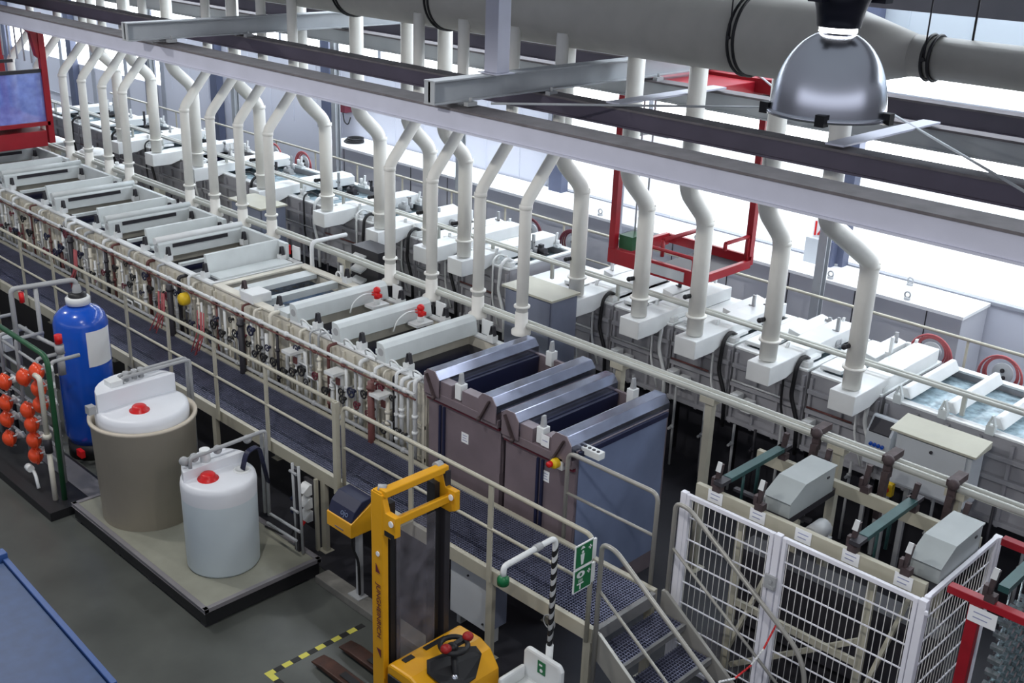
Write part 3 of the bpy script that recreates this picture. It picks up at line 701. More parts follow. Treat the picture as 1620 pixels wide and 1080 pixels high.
# low walkway infill between tanks
r = thing('pump_skid', 'open dark pump frame standing in the far row gap behind the pipes', 'frame', (-11.4, 13.1, 0))
g = MB()
for x in (-11.8, -11.0):
    for y in (12.4, 13.8): g.box(x - .03, x + .03, y - .03, y + .03, 0, 1.9)
for z in (.9, 1.87):
    for y in (12.4, 13.8): g.box(-11.77, -11.03, y - .025, y + .025, z - .025, z + .025)
    for x in (-11.8, -11.0): g.box(x - .025, x + .025, 12.43, 13.77, z - .025, z + .025)
g.build('frame', 'dark', r)
g = MB(); g.box(-11.75, -11.05, 12.45, 13.75, 1.895, 1.93); g.build('top_plate', 'white', r)
g = MB(); g.cyl((-11.4, 12.7, 1.0), (-11.4, 13.2, 1.0), .13, 14); g.box(-11.5, -11.3, 12.6, 13.3, .925, .95); g.build('pump_motor', 'grey', r)
# far double guide rail
r = thing('guide_rail', 'light grey double guide rail along the front of the far tank row', 'rail', (-11, 12.15, 1.9))
g = MB()
for y in (12.42, 12.50): g.tube([(-28.7, y, 2.36), (-2.3, y, 2.36)], .028, 10)
g.build('rail_profile', 'guide', r)
x = -28.3
while x < -2.4:
    g = MB(); g.box(x - .025, x + .025, 12.44, 12.48, TOP, 2.335); g.build('post', 'guide', r); x += 1.32
# far walkway and handrail
r = thing('walkway', 'narrow far walkway between the far tanks and the wall plinth', 'walkway', (-14, 14.45, 0))
g = MB(); g.box(-30, 1, 13.98, 14.84, 1.06, 1.10); g.build('deck', 'grate', r)
for i in range(8):
    g = MB(); x = -28 + i*4; g.box(x - .04, x + .04, 14.7, 14.78, 0, 1.06); g.build('post', 'rail', r)
r = thing('guard_railing', 'pale guard railing of the far walkway in front of the wall plinth', 'railing', (-14, 14.8, 1.1), 'guard railings')
g = MB(); g.tube([(-30, 14.8, 2.15), (1, 14.8, 2.15)], .024, 10); g.build('top_rail', 'rail', r)
g = MB(); g.tube([(-30, 14.8, 1.62), (1, 14.8, 1.62)], .018, 8); g.build('mid_rail', 'rail', r)
for i in range(21):
    g = MB(); x = -29.5 + i*1.5; g.cyl((x, 14.8, 1.10), (x, 14.8, 2.13), .02, 8); g.build('post', 'rail', r)
# knobs along the plinth top
for i, (x, y) in enumerate(((-8.2, 15.8), (-6.9, 15.8), (-13.0, 15.8), (-10.8, 15.8), (-7.2, 16.5), (-8.5, 16.5))):
    g = MB(); g.cyl((x, y, 2.13), (x, y, 2.17), .05, 12); g.torus((x, y, 2.21), .045, .014, 'y', 14, 6)
    tag(g.build('lifting_eye', 'grey'), ('small grey lifting eye on the plinth front edge, second from the right', 'small grey lifting eye on the plinth front edge, first from the right', 'small grey lifting eye on the plinth front edge, fourth from the right', 'small grey lifting eye on the plinth front edge, third from the right', 'small grey lifting eye at the back of the white plinth top, right one of two', 'small grey lifting eye at the back of the white plinth top, left one of two')[i], 'eye', 'lifting eyes on the plinth')
# hose reels
def reel(x, y, label, m='hose'):
    r = thing('hose_reel', label, 'hose reel', (x, y, 1.10), 'hose reels behind the far row')
    g = MB(); g.box(x - .03, x + .03, y + .02, y + .06, 1.10, 2.15); g.build('stand', 'white', r)
    g = MB(); g.lathe((x, y - .03, 2.08), [(.001, -.01), (.13, -.01), (.14, .0), (.13, .03), (.001, .03)], 24, 'y'); d = g.build('disc', 'cab', r)
    g = MB(); g.sphere((x, y - .06, 2.12), .03, 8, 6); g.sphere((x + .03, y - .06, 2.03), .028, 8, 6); g.build('fitting', 'dark', d)
    g = MB(); rg = random.Random(int(x*9))
    for k in range(5):
        R = .20 + .022*k + rg.uniform(-.01, .01)
        g.torus((x + rg.uniform(-.015, .015), y - .03 - .008*k, 2.08 - .03*k*.4), R, .013, 'y', 30, 6)
    g.build('hose', m, r)
for x, l, m in ((-4.75, 'red hose coiled on a white disc, rightmost of the hose reels', 'hose'), (-5.72, 'red hose coiled on a white disc, second hose reel from the right', 'hose'),
                (-12.2, 'dark hose reel just left of the red hoist basket', 'strap'), (-13.2, 'dark hose reel second left of the red hoist basket', 'strap'),
                (-20.0, 'red hose reel behind the far pipes, right one of the left pair', 'hose'), (-21.1, 'red hose reel behind the far pipes, left one of the left pair', 'hose')):
    reel(x, 14.18, l, m)
# hydrant box with fire sign on wall
r = thing('fire_cabinet', 'grey wall cabinet beneath a red and white fire sign', 'cabinet', (-8.8, 16.45, 2.13))
g = MB(); g.box(-9.0, -8.66, 16.3, 16.6, 2.13, 2.55); g.build('cabinet_body', 'cab', r, .006)
g = MB(); g.box(-8.66, -8.5, 16.32, 16.6, 2.13, 2.55); g.build('side_door', 'steelcol', r)
g = MB(); g.box(-8.94, -8.66, 16.40, 16.42, 2.56, 2.84); s_ = g.build('fire_sign', 'label', r)
g = MB(); g.box(-8.91, -8.88, 16.39, 16.40, 2.58, 2.82); g.box(-8.72, -8.69, 16.39, 16.40, 2.58, 2.82); g.prism([(-8.86, 16.39, 2.6), (-8.74, 16.39, 2.6), (-8.74, 16.39, 2.8)], (0, .01, 0)); g.build('sign_print', 'redplas', s_)
g = MB(); g.box(-8.70, -8.66, 16.43, 16.45, 2.55, 2.6); g.build('bracket', 'grey', r)
r = thing('wall_heater', 'small dark red box with hanging cable mounted on the far lilac wall', 'heater', (-21.75, 16.55, 2.62))
g = MB(); g.box(-21.95, -21.55, 16.45, 16.68, 2.68, 2.88); g.build('box_body', 'strap', r, .01)
g = MB(); g.tube(fillet([(-21.7, 16.5, 2.68), (-21.65, 16.5, 2.45), (-21.5, 16.5, 2.4), (-21.4, 16.5, 2.6)], .08), .015, 6); g.build('cable', 'black', r)
# cabinets in the aisle
r = thing('control_cabinet', 'grey white control cabinet with sloping roof in front of the far row', 'cabinet', (-4.5, 11.95, 1.2))
g = MB(); g.box(-4.94, -4.04, 11.68, 12.0, 1.32, 2.0); g.build('cabinet_body', 'cab', r, .006)
g = MB(); g.box(-4.87, -4.10, 11.655, 11.68, 1.35, 1.965); d = g.build('door', 'cab', r, .004)
g = MB(); g.cyl((-4.50, 11.655, 1.88), (-4.50, 11.64, 1.88), .02, 10); g.cyl((-4.18, 11.655, 1.40), (-4.18, 11.64, 1.40), .015, 10); g.build('lock', 'dark', d)
g = MB(); g.prism([(-5.0, 11.60, 2.0), (-5.0, 12.02, 2.0), (-5.0, 12.02, 2.09), (-5.0, 11.60, 2.03)], (1.02, 0, 0)); g.build('sloping_roof', 'cabtop', r, .005)
for x in (-4.8, -4.2):
    g = MB(); g.box(x - .03, x + .03, 11.9, 11.96, 0, 1.32); g.build('leg', 'grey', r)
r = thing('outlet_box', 'white outlet box with blue and red outlets beside the control cabinet', 'outlet box', (-5.3, 12.1, 1.3))
g = MB(); g.prism([(-5.46, 12.0, 1.28), (-5.46, 12.19, 1.28), (-5.46, 12.19, 1.88), (-5.46, 12.12, 1.88), (-5.46, 12.0, 1.7)], (.32, 0, 0)); g.build('panel_body', 'cab', r, .006)
g = MB(); g.prism([(-5.43, 12.0, 1.70), (-5.43, 11.99, 1.72), (-5.43, 12.10, 1.865), (-5.43, 12.12, 1.86)], (.26, 0, 0)); g.build('fuse_window', 'dark', r)
for z, m, n in ((1.56, 'blue', 4), (1.40, 'redplas', 2)):
    for k in range(n):
        x = -5.40 + (k + .5) * .2 / n; g = MB(); g.cyl((x, 12.0, z), (x, 11.97, z - .01), .03 if n == 2 else .022, 10); g.build('outlet', m, r)
for x in (-5.4, -5.2):
    g = MB(); g.box(x - .025, x + .025, 12.1, 12.14, 0, 1.28); g.build('leg', 'grey', r)
def gcab(x0, x1, y0, y1, z, label):
    r = thing('steel_cabinet', label, 'cabinet', ((x0+x1)/2, (y0+y1)/2, 0), 'grey aisle cabinets')
    g = MB(); g.box(x0, x1, y0, y1, .1, z); g.build('cabinet_body', 'cabdk', r, .006)
    g = MB(); g.box(x0 + .03, x1 - .03, y0 - .02, y0, .14, z - .03); g.build('door', 'cabdk', r, .005)
    g = MB(); g.box(x0 - .03, x1 + .03, y0 - .05, y1 + .03, z, z + .03); g.build('roof', 'cabtop', r)
    g = MB(); g.box(x0, x1, y0 + .03, y1, 0, .1); g.build('plinth', 'dark', r)
gcab(-10.70, -9.78, 10.98, 11.5, 2.40, 'tall grey steel cabinet under the exhaust pipes, behind the red valve tanks')
gcab(-17.9, -16.9, 11.0, 11.5, 2.2, 'tall grey steel cabinet between pipes in the left half of the aisle')
r = thing('ballast_unit', 'dark unit with stacked white plates standing in the aisle behind the open tank', 'unit', (-14.15, 11.3, 0.02))
g = MB(); g.box(-14.5, -13.8, 11.15, 11.55, 0.02, 2.1); g.build('housing', 'dark', r)
for k in range(5):
    g = MB(); g.prism([(-14.4, 11.149, 1.96 - .2*k), (-14.1, 11.149, 1.96 - .2*k), (-14.1, 11.02, 1.90 - .2*k), (-14.4, 11.02, 1.90 - .2*k)], (0, 0, .03)); g.build('plate', 'white', r)
# white drums at the far left
for i, (x, y, rr, z) in enumerate(((-25.0, 10.75, .34, 2.15), (-23.3, 10.95, .32, 2.15), (-26.1, 10.7, .3, 2.05), (-22.2, 10.95, .28, 2.0))):
    r = thing('storage_drum', 'white lidded storage drum behind the hoist, %s from the right' % ORD[[2, 1, 3, 0][i]], 'drum', (x, y, 0), 'white drums behind the red hoist')
    g = MB(); g.lathe((x, y, 0), [(.001, 0), (rr, 0), (rr, z - .05), (rr + .02, z - .04), (rr + .02, z), (.001, z)], 24); g.build('drum_body', 'white', r)
    g = MB(); g.lathe((x, y, z), [(rr - .06, 0), (rr - .08, .05), (.05, .07), (.001, .07)], 24); g.cyl((x, y, z + .07), (x, y, z + .13), .04, 10); g.build('lid', 'white', r)

# ------------------------------------------------------------------ red hoists
def hoist_near():
    x0, x1, y0, y1 = -25.0, -22.9, 8.62, 9.92
    r = thing('transport_hoist', 'red transport hoist with clear blue curtain above the near tanks at far left', 'hoist', ((x0+x1)/2, (y0+y1)/2, 2.5))
    for (x, y) in ((x1, y1), (x0, y1), (x0, y0)):
        g = MB(); g.box(x - .06, x + .06, y - .06, y + .06, 2.55 if y == y0 else 2.55, 5.14); g.build('post', 'red', r)
    g = MB(); g.box(x0, x1 + .06, y0 - .5, y1 - .1, 2.50, 2.82); g.build('lower_box', 'red', r, .01)
    g = MB(); g.box(x0, x1 + .06, y0 - .5, y1, 2.92, 3.0); g.build('lower_rail', 'red', r)
    g = MB(); g.box(x1 - .01, x1 + .01, y0 - .5, y1 - .06, 3.0, 3.98); g.build('curtain', 'clear', r)
    g = MB(); g.box(x0, x0 + .02, y0 - .5, y1 - .06, 3.0, 3.98); g.build('curtain', 'clear', r)
    g = MB(); g.box(x1 - .03, x1 + .03, y0 - .5, y1, 3.98, 4.05); g.box(x1 - .03, x1 + .03, y0 - .5, y1 - .6, 4.22, 4.28); g.build('upper_rail', 'dark', r)
    g = MB(); g.prism([(x1 - .1, y1 - .7, 5.1), (x1 - .1, y1, 5.1), (x1 - .1, y1, 4.2), (x1 - .1, y1 - .12, 4.3), (x1 - .1, y1 - .2, 4.75), (x1 - .1, y1 - .45, 4.98)], (.14, 0, 0)); g.build('gusset', 'red', r)
    g = MB(); g.box(-25.2, -22.5, 8.5, 10.1, 5.47, 5.85); g.build('trolley', 'red', r, .01)
    for k in range(5):
        g = MB(); g.cyl((x0 + .2 + .35*k, y1 + .0, 4.1), (x0 + .2 + .35*k, y1, 5.14), .02, 8); g.build('guide_rod', 'cab', r)
hoist_near()
def hoist_far():
    x0, x1, y0, y1 = -9.9, -8.45, 12.38, 13.72
    r = thing('transport_hoist', 'red transport hoist with empty basket hanging above the far tanks', 'hoist', ((x0+x1)/2, (y0+y1)/2, 2.7))
    g = MB(); g.box(x0 - .05, x0 + .05, y0 - .05, y0 + .05, 2.86, 5.1); g.build('post', 'red', r)
    g = MB(); g.box(x1 - .05, x1 + .05, y1 - .05, y1 + .05, 2.86, 5.1); g.build('post', 'red', r)
    g = MB(); g.box(x0 - .05, x1 + .05, y0 - .06, y0 + .0, 2.68, 2.90); g.build('front_panel', 'red', r, .006)
    g = MB(); g.box(x0 + .75, x1 - .12, y0 - .075, y0 - .062, 2.72, 2.86); g.build('name_plate', 'cab', r)
    g = MB()
    g.box(x0 - .05, x1 + .05, y1, y1 + .06, 2.72, 2.86); g.box(x0 - .05, x0 + .02, y0, y1, 2.70, 2.88); g.box(x1 - .02, x1 + .05, y0, y1, 2.68, 2.80); g.build('lower_frame', 'red', r, .006)
    g = MB(); g.box(x0 + .6, x1 + .02, y0 + .35, y1 - .02, 2.70, 2.73); g.build('drip_tray', 'dark', r)
    g = MB(); g.tube(fillet([(x0 + .7, y0 - .03, 2.9), (x0 + .7, y0 - .03, 3.08), (x1, y0 - .03, 3.08), (x1, y0 - .03, 2.86)], .05), .028, 8)
    g.build('basket_rail', 'red', r); g = MB()
    g.tube(fillet([(x1, y0 + .7, 3.16), (x1, y1 - .05, 3.16)], .05), .03, 8); g.tube([(x1, y1 - .05, 3.16), (x1, y1 - .05, 2.8)], .03, 8); g.tube([(x1, y0 + .7, 3.16), (x1, y0 + .7, 3.06)], .03, 8)
    g.build('basket_rail', 'red', r); g = MB()
    g.tube([(x0 + .7, y0 + .25, 3.12), (x0 + .7, y1, 3.12)], .035, 8); g.tube([(x0 + .7, y0 + .25, 3.12), (x0+.7, y0 + .25, 2.88)], .03, 8); g.tube([(x0 + .7, y1, 3.12), (x0+.7, y1, 2.86)], .03, 8)
    g.build('basket_rail', 'red', r)
    g = MB(); g.box(x0 + .02, x0 + .035, y0 + .06, y1 - .06, 3.1, 4.45); g.build('clear_guard', 'crclear', r)
    for y in (y0 + .35, y0 + .6):
        g = MB(); g.cyl((x0 + .1, y, 2.9), (x0 + .1, y, 5.1), .014, 6); g.build('guide_rod', 'cab', r)
    g = MB(); g.box(x0 + .06, x0 + .3, y0 + .05, y0 + .4, 2.9, 3.1); g.build('drive_box', 'green', r)
    g = MB(); g.box(-10.0, -8.4, 12.28, 13.56, 5.2, 5.40); g.box(-9.2, -7.2, 13.3, 13.55, 5.25, 5.45); g.build('trolley', 'red', r, .01)
    g = MB(); g.box(x0 + .05, x0 + .08, y0 + .05, y1, 4.5, 4.56); g.box(x0 + .05, x0 + .8, y0 + .02, y0 + .08, 4.62, 4.9); g.build('head_frame', 'cross', r)
hoist_far()

# ------------------------------------------------------------------ walkway in front
WX0, WX1, WY0, WY1, DZk = -30.0, -5.60, 7.12, 8.08, 1.10
r = thing('walkway', 'steel grating walkway running in front of the near tank row', 'walkway', ((WX0+WX1)/2, 7.6, 0))
g = MB()
n = int((WX1 - WX0) / .034)
for i in range(n): x = WX0 + (i + .5) * (WX1-WX0)/n; g.box(x - .004, x + .004, WY0 + .03, WY1 - .03, DZk - .03, DZk)
k = int((WY1 - WY0 - .06) / .034)
for i in range(k): y = WY0 + .03 + (i + .5)*(WY1-WY0-.06)/k; g.box(WX0, WX1, y - .004, y + .004, DZk - .028, DZk - .002)
g.build('grating', 'grate', r)
g = MB(); g.box(WX0, WX1, WY0 - .03, WY0 + .03, DZk - .14, DZk + .02); g.build('near_edge_beam', 'rail', r, .004)
g = MB(); g.box(WX0, WX1, WY1 - .03, WY1 + .03, DZk - .14, DZk + .02); g.build('far_edge_beam', 'rail', r, .004)
g = MB(); g.box(WX1 - .03, WX1 + .03, WY0 + .03, WY1 - .03, DZk - .14, DZk + .005); g.build('end_nosing', 'tread', r, .004)
for x in (-5.66, -7.0, -9.88, -12.3, -14.7, -17.1, -19.5, -22):
    for y in (WY0, WY1):
        g = MB(); g.box(x - .045, x + .045, y - .028, y + .028, .012, DZk - .14); g.box(x - .08, x + .08, y - .07, y + .07, 0, .012); g.build('post', 'rail', r)
    g = MB(); g.box(x - .03, x + .03, WY0 + .03, WY1 - .03, DZk - .14, DZk - .05); g.build('cross_member', 'rail', r)
def railing(x0, x1, y, xs, label, z=2.15, ends=(True, True), m='rail', zm=1.63, rr=.024):
    r = thing('guard_railing', label, 'railing', ((x0+x1)/2, y, DZk), 'guard railings')
    pts = [(x0, y, z), (x1, y, z)]
    if ends[0]: pts = [(x0, y, DZk - .12)] + pts
    if ends[1]: pts = pts + [(x1, y, DZk - .12)]
    g = MB(); g.tube(fillet(pts, .10), rr, 12); g.build('top_rail', m, r)
    g = MB(); g.tube([(x0, y, zm), (x1, y, zm)], rr * .75, 10); g.build('mid_rail', m, r)
    for x in xs:
        g = MB(); g.box(x - .03, x + .03, y - .012, y + .012, DZk - .1, z - .02); g.build('post', m, r)
    return r
railing(-30, -9.53, 7.06, [-10.95 - 1.17*i for i in range(16)], 'long beige guard railing on the camera side of the walkway, left section', ends=(True, False))
g_ = MB(); rr_ = [o for o in COL.objects if o.get('label', '').startswith('long beige guard railing')][0]
g_.box(-9.57, -9.50, 7.03, 7.09, DZk - .14, 2.16); g_.build('end_post', 'rail', rr_)
railing(-9.40, -5.64, 7.06, [-8.21, -6.98], 'beige guard railing on the camera side of the walkway, beside the yellow truck', ends=(True, True))
railing(-6.92, -5.72, 8.14, [], 'short guard railing beside the blue grey side of the brown tank', z=2.15, zm=1.67, m='rail2')

# staircase
r = thing('steel_staircase', 'steel staircase with handrails leading down from the walkway end', 'staircase', (-4.5, 7.6, 0))
SX0, RISE, RUN = -5.56, .22, .34
for y in (WY0 - .02, WY1 + .06):
    g = MB(); g.prism([(SX0, y - .02, DZk + .02), (SX0 + .05, y - .02, DZk + .02), (SX0 + 1.62, y - .02, .02), (SX0 + 1.25, y - .02, .0), (SX0, y - .02, DZk - .26)], (0, .04, 0)); g.build('stringer', 'rail2', r, .004)
for i in range(1, 5):
    x = SX0 + RUN * (i - 1); z = DZk - RISE * i
    g = MB(); xe = x + RUN
    nn = 9
    for q in range(nn): xx = x - .02 + (q + .5)*(RUN - .0)/nn; g.box(xx - .004, xx + .004, WY0 + .02, WY1 + .03, z - .03, z)
    nn = 27
    for q in range(nn): yy = WY0 + .02 + (q + .5)*(WY1-WY0+.01)/nn; g.box(x - .02, xe, yy - .004, yy + .004, z - .028, z - .002)
    t_ = g.build('tread', 'grate', r)
    g = MB(); g.box(xe - .035, xe, WY0 + .005, WY1 + .035, z - .06, z + .004); g.build('nosing', 'tread', t_)
for y, nm in ((WY0 - .06, 'n'), (WY1 + .10, 'f')):
    x0_ = SX0 + .03
    g = MB(); g.tube(fillet([(x0_, y, .45), (x0_, y, 2.12), (x0_ + .16, y, 2.12), (x0_ + 1.50, y, 1.20), (x0_ + 1.62, y, .95), (x0_ + 1.62, y, .12)], .14, 7), .024, 12); g.build('handrail', 'rail2', r)
    g = MB(); g.tube([(x0_, y, 1.62), (x0_ + 1.60, y, .55)], .016, 10); g.build('mid_rail', 'rail2', r)
# safety chain
g = MB(); pts = [(-4.13, 7.03, 1.40), (-4.17, 7.35, 1.24), (-4.22, 7.7, 1.17), (-4.28, 8.0, 1.16), (-4.36, 8.32, 1.22)]
for i in range(len(pts) - 1):
    for q in range(6):
        a, c = Vector(pts[i]), Vector(pts[i+1]); p_ = a.lerp(c, (q + .0) / 6); q_ = a.lerp(c, (q + 1.1) / 6); g.cur = (i // 1) % 2; g.tube([p_, q_], .010, 6)
tag(g.build('safety_chain', ['chainw', 'redplas']), 'red and white safety chain hanging across the stair foot', 'chain')

g = MB(); g.torus((-6.14, 7.083, .93), .075, .006, 'y', 24, 6); tag(g.build('wire_loop', 'grey'), 'thin wire loop hanging from the walkway edge beside the shower pole', 'wire')
g = MB()
for k in range(3): g.torus((-20.9 + .03*k, 16.2, 2.152 + .04*k), .22 - .02*k, .022, 'z', 24, 6)
tag(g.build('cable_coil', 'black'), 'dark cable coil lying on the left end of the white plinth top', 'cable')
# things under the walkway
r = thing('switch_cabinet', 'pale grey cabinet under the walkway behind the yellow truck', 'cabinet', (-7.42, 7.35, .15))
g = MB(); g.box(-7.72, -7.12, 7.22, 7.5, .2, .9); g.build('cabinet_body', 'cabdk', r, .006)
g = MB(); g.box(-7.70, -7.14, 7.195, 7.22, .22, .88); d = g.build('door', 'cab', r, .004)
g = MB(); g.cyl((-7.18, 7.195, .30), (-7.18, 7.18, .30), .012, 8); g.cyl((-7.42, 7.195, .8), (-7.42, 7.18, .8), .012, 8); g.build('lock', 'dark', d)
g = MB(); g.box(-7.7, -7.64, 7.3, 7.4, 0, .2); g.build('leg', 'grey', r)
g = MB(); g.box(-7.2, -7.14, 7.3, 7.4, 0, .2); g.build('leg', 'grey', r)
r = thing('socket_board', 'board with three white outlets and red plug under the walkway edge', 'sockets', (-9.98, 6.98, .35))
g = MB(); g.box(-10.16, -9.97, 7.02, 7.06, .3, .95); g.build('backboard', 'dark', r)
for k, z in enumerate((.84, .66, .48)):
    g = MB(); g.prism([(-10.13, 7.02, z - .07), (-10.13, 7.02, z + .07), (-10.13, 6.98, z + .07), (-10.13, 6.88, z - .01), (-10.13, 6.94, z - .07)], (.14, 0, 0)); s_ = g.build('outlet', 'white', r, .004)
    if k == 2:
        g = MB(); g.cyl((-10.10, 6.91, z - .03), (-10.10, 6.84, z - .10), .03, 10); g.cyl((-10.02, 6.91, z - .03), (-10.02, 6.84, z - .10), .03, 10); g.build('plug', 'redplas', s_)
    else:
        g = MB(); g.cyl((-10.1, 6.92, z - .03), (-10.13, 6.80, z - .11), .025, 10); g.build('plug', 'dkblue', s_)
g = MB(); g.box(-9.96, -9.92, 7.02, 7.06, .0, 1.0); g.build('support', 'rail', r)
g = MB(); g.tube(fillet([(-10.1, 6.84, .40), (-10.12, 6.76, .2), (-10.2, 6.7, .26), (-10.5, 6.66, .255)], .08), .012, 8); g.build('cable', 'black', r)
g = MB(); g.box(-9.4, 0, 6.60, 6.80, 0, .10); tag(g.build('concrete_curb', 'curb', None, .01), 'low concrete curb on the floor below the walkway edge', 'curb')

# ------------------------------------------------------------------ yellow pallet truck
r = thing('pallet_stacker', 'yellow electric pallet stacker with tall mast and black tiller', 'stacker', (-6.9, 5.95, 0))
YN, YF, XM = 5.60, 6.32, -7.02
g = MB(); g.box(XM, XM + .16, YN - .04, YN + .03, .06, 2.62); g.build('mast_post', 'yellow', r, .008)
g = MB(); g.box(XM, XM + .20, YF - .03, YF + .04, .06, 2.62); g.build('mast_post', 'dark', r, .008)
for y in (YN + .09, YF - .09):
    g = MB(); g.box(XM + .04, XM + .15, y - .03, y + .03, .08, 2.50); g.build('inner_channel', 'black', r)
g = MB(); g.bar((XM + .14, YN - .02, 2.63), (XM + .14, YF + .02, 2.63), .10, .07); g.bar((XM + .24, YN + .0, 2.36), (XM + .24, YF + .02, 2.36), .05, .08)
g.build('mast_crossbar', 'yellow', r, .01)
for y, t_ in ((YN, 0), (YF, 1)):
    g = MB(); g.prism([(XM + .02, y - .035, 2.64), (XM + .14, y - .035, 2.64), (XM + .20, y - .035, 2.46), (XM + .34, y - .035, 2.46), (XM + .34, y - .035, 2.26), (XM + .26, y - .035, 2.22), (XM + .08, y - .035, 2.22)], (0, .06, 0)); g.build('mast_bracket', 'yellow', r, .006)
    g = MB(); g.cyl((XM + .29, y - .04, 2.39), (XM + .29, y - .052, 2.39), .03, 14); g.build('warning_sticker', 'label', r)
g = MB(); g.box(XM + .19, XM + .32, YN - .041, YN - .036, 2.235, 2.285); g.build('name_plate', 'black', r)
g = MB(); g.cyl((XM + .10, YF - .07, 2.64), (XM + .10, YF + .0, 2.64), .05, 16); g.build('chain_roller', 'grey', r)
g = MB(); g.cyl((XM + .06, YN - .0, 2.65), (XM + .12, YN + .05, 2.65), .035, 12); g.build('chain_roller', 'grey', r)
g = MB(); g.box(XM + .16, XM + .165, YN + .12, YF - .12, .75, 2.22); g.build('mast_guard', 'mastclear', r)
g = MB(); g.cyl((XM + .08, 5.80, .1), (XM + .08, 5.80, 2.1), .03, 12); g.build('lift_cylinder', 'dark', r)
g = MB(); g.cyl((XM + .1, YN - .042, 2.0), (XM + .1, YN - .05, 2.0), .025, 12); g.build('warning_sticker', 'label', r)
text_mesh('lettering', 'JUNGHEINRICH', .085, 'strap', r, (XM + .10, YN - .045, 1.38), (PI/2, PI/2, 0), .001)
for z, s_ in ((1.80, 1), (.96, -1)):
    g = MB(); g.prism([(XM + .07, YN - .048, z), (XM + .13, YN - .048, z), (XM + (.07 if s_ > 0 else .13), YN - .048, z + .09*s_)], (0, .003, 0)); g.build('triangle_mark', 'strap', r)
# chassis
g = MB(); g.prism([(-6.81, 5.56, .1), (-6.81, 5.56, .82), (-6.78, 5.56, .86), (-6.48, 5.56, .87), (-6.34, 5.56, .82), (-6.22, 5.56, .66), (-6.18, 5.56, .1)], (0, .92, 0))
g.build('chassis', 'yellow', r, .025)
g = MB(); g.box(-6.78, -6.20, 5.54, 5.56, .14, .76); g.build('side_cover', 'black', r, .01)
g = MB(); g.prism([(-6.56, 5.84, .872), (-6.50, 6.20, .872), (-6.40, 6.33, .872), (-6.30, 6.31, .85), (-6.20, 6.14, .72), (-6.18, 5.86, .72), (-6.28, 5.74, .83), (-6.42, 5.72, .872)], (0, 0, .012)); g.build('tiller_well', 'black', r)
g = MB(); g.box(-6.74, -6.69, 5.95, 6.22, .86, .875); g.build('grip_slot', 'black', r)
g = MB(); g.box(-6.74, -6.68, 5.68, 5.80, .86, .872); g.build('name_plate', 'black', r)
g = MB(); g.cyl((-6.62, 6.32, .86), (-6.62, 6.32, .885), .02, 12); g.build('key_switch', 'grey', r)
g = MB(); g.cyl((-6.22, 5.93, .5), (-6.36, 6.0, 1.02), .035, 12); tl = g.build('tiller_arm', 'black', r)
g = MB(); g.torus((-6.38, 6.02, 1.06), .13, .026, 'z', 22, 8); g.sphere((-6.38, 6.0, 1.05), .06, 10, 8, (1, 1, .7)); g.bar((-6.38, 5.89, 1.06), (-6.38, 6.15, 1.06), .05, .04); g.build('tiller_loop', 'black', tl)
for y, m in ((5.90, 'dullred'), (6.18, 'dullred')):
    g = MB(); g.sphere((-6.36, y, 1.09), .055, 12, 8, (1, 1, .8)); g.build('control_knob', m, tl)
g = MB(); g.sphere((-6.27, 5.93, .80), .035, 10, 8); g.build('chrome_button', 'chrome', tl)
for y in (5.74, 6.10):
    g = MB(); g.prism([(XM, y - .085, .04), (XM, y - .085, .10), (-8.0, y - .085, .09), (-8.18, y - .085, .06), (-8.18, y - .085, .04)], (0, .17, 0)); f_ = g.build('fork', 'forkred', r, .01)
    g = MB(); g.box(-7.75, -7.35, y - .04, y + .04, .098, .106); g.build('fork_slot', 'black', f_)
    g = MB(); g.cyl((-7.98, y - .05, .045), (-7.98, y + .05, .045), .04, 12); g.build('load_wheel', 'black', f_)
g = MB(); g.box(XM - .06, XM, YN + .02, YF - .02, .08, .5); g.build('fork_carriage', 'dark', r)
g = MB(); g.cyl((-6.4, 5.66, .09), (-6.4, 5.74, .09), .085, 16); g.cyl((-6.4, 6.24, .09), (-6.4, 6.32, .09), .085, 16); g.build('drive_wheel', 'black', r)
g = MB()
g.box(XM + .20, -6.80, YN - .03, YN + .05, .06, .60); g.box(XM + .20, -6.80, YF - .05, YF + .03, .06, .60); g.build('mast_mount', 'yellow', r)

# charger box on post
r = thing('wall_charger', 'yellow charger box with dark lid on a grey post by the mast', 'charger', (-8.74, 6.75, .1))
X0, X1, Y0, Y1 = -9.02, -8.58, 6.52, 6.86
g = MB(); g.prism([(X0, Y0, 1.00), (X0, Y0, 1.17), (X0, Y1, 1.36), (X0, Y1, 1.0)], (X1 - X0, 0, 0)); g.build('box', 'yellow', r, .006)
g = MB(); g.prism([(X0 + .01, Y0 + .01, 1.175), (X0 + .01, Y0 + .06, 1.30), (X0 + .01, Y0 + .16, 1.39), (X0 + .01, Y1 - .02, 1.40), (X0 + .01, Y1 - .02, 1.36)], (X1 - X0 - .02, 0, 0)); g.build('lid', 'dkblue', r, .01)
text_mesh('lettering', 'ojo', .10, 'sidesh', r, (X1 - .15, Y0 + .028, 1.25), (math.radians(68), 0, 0), .001)
g = MB(); g.box(X0 + .15, X1 - .14, Y0 - .004, Y0, 1.04, 1.055); g.build('vent_slot', 'brown', r)
g = MB(); g.box(-8.77, -8.71, 6.72, 6.78, .112, 1.0); g.box(-8.84, -8.64, 6.65, 6.79, .1, .112); g.build('post', 'grey', r)
g = MB(); g.tube(fillet([(-8.70, 6.62, 1.0), (-8.70, 6.62, .8), (-8.68, 6.69, .6), (-8.68, 6.70, .15)], .08), .016, 8); g.build('cable', 'black', r)
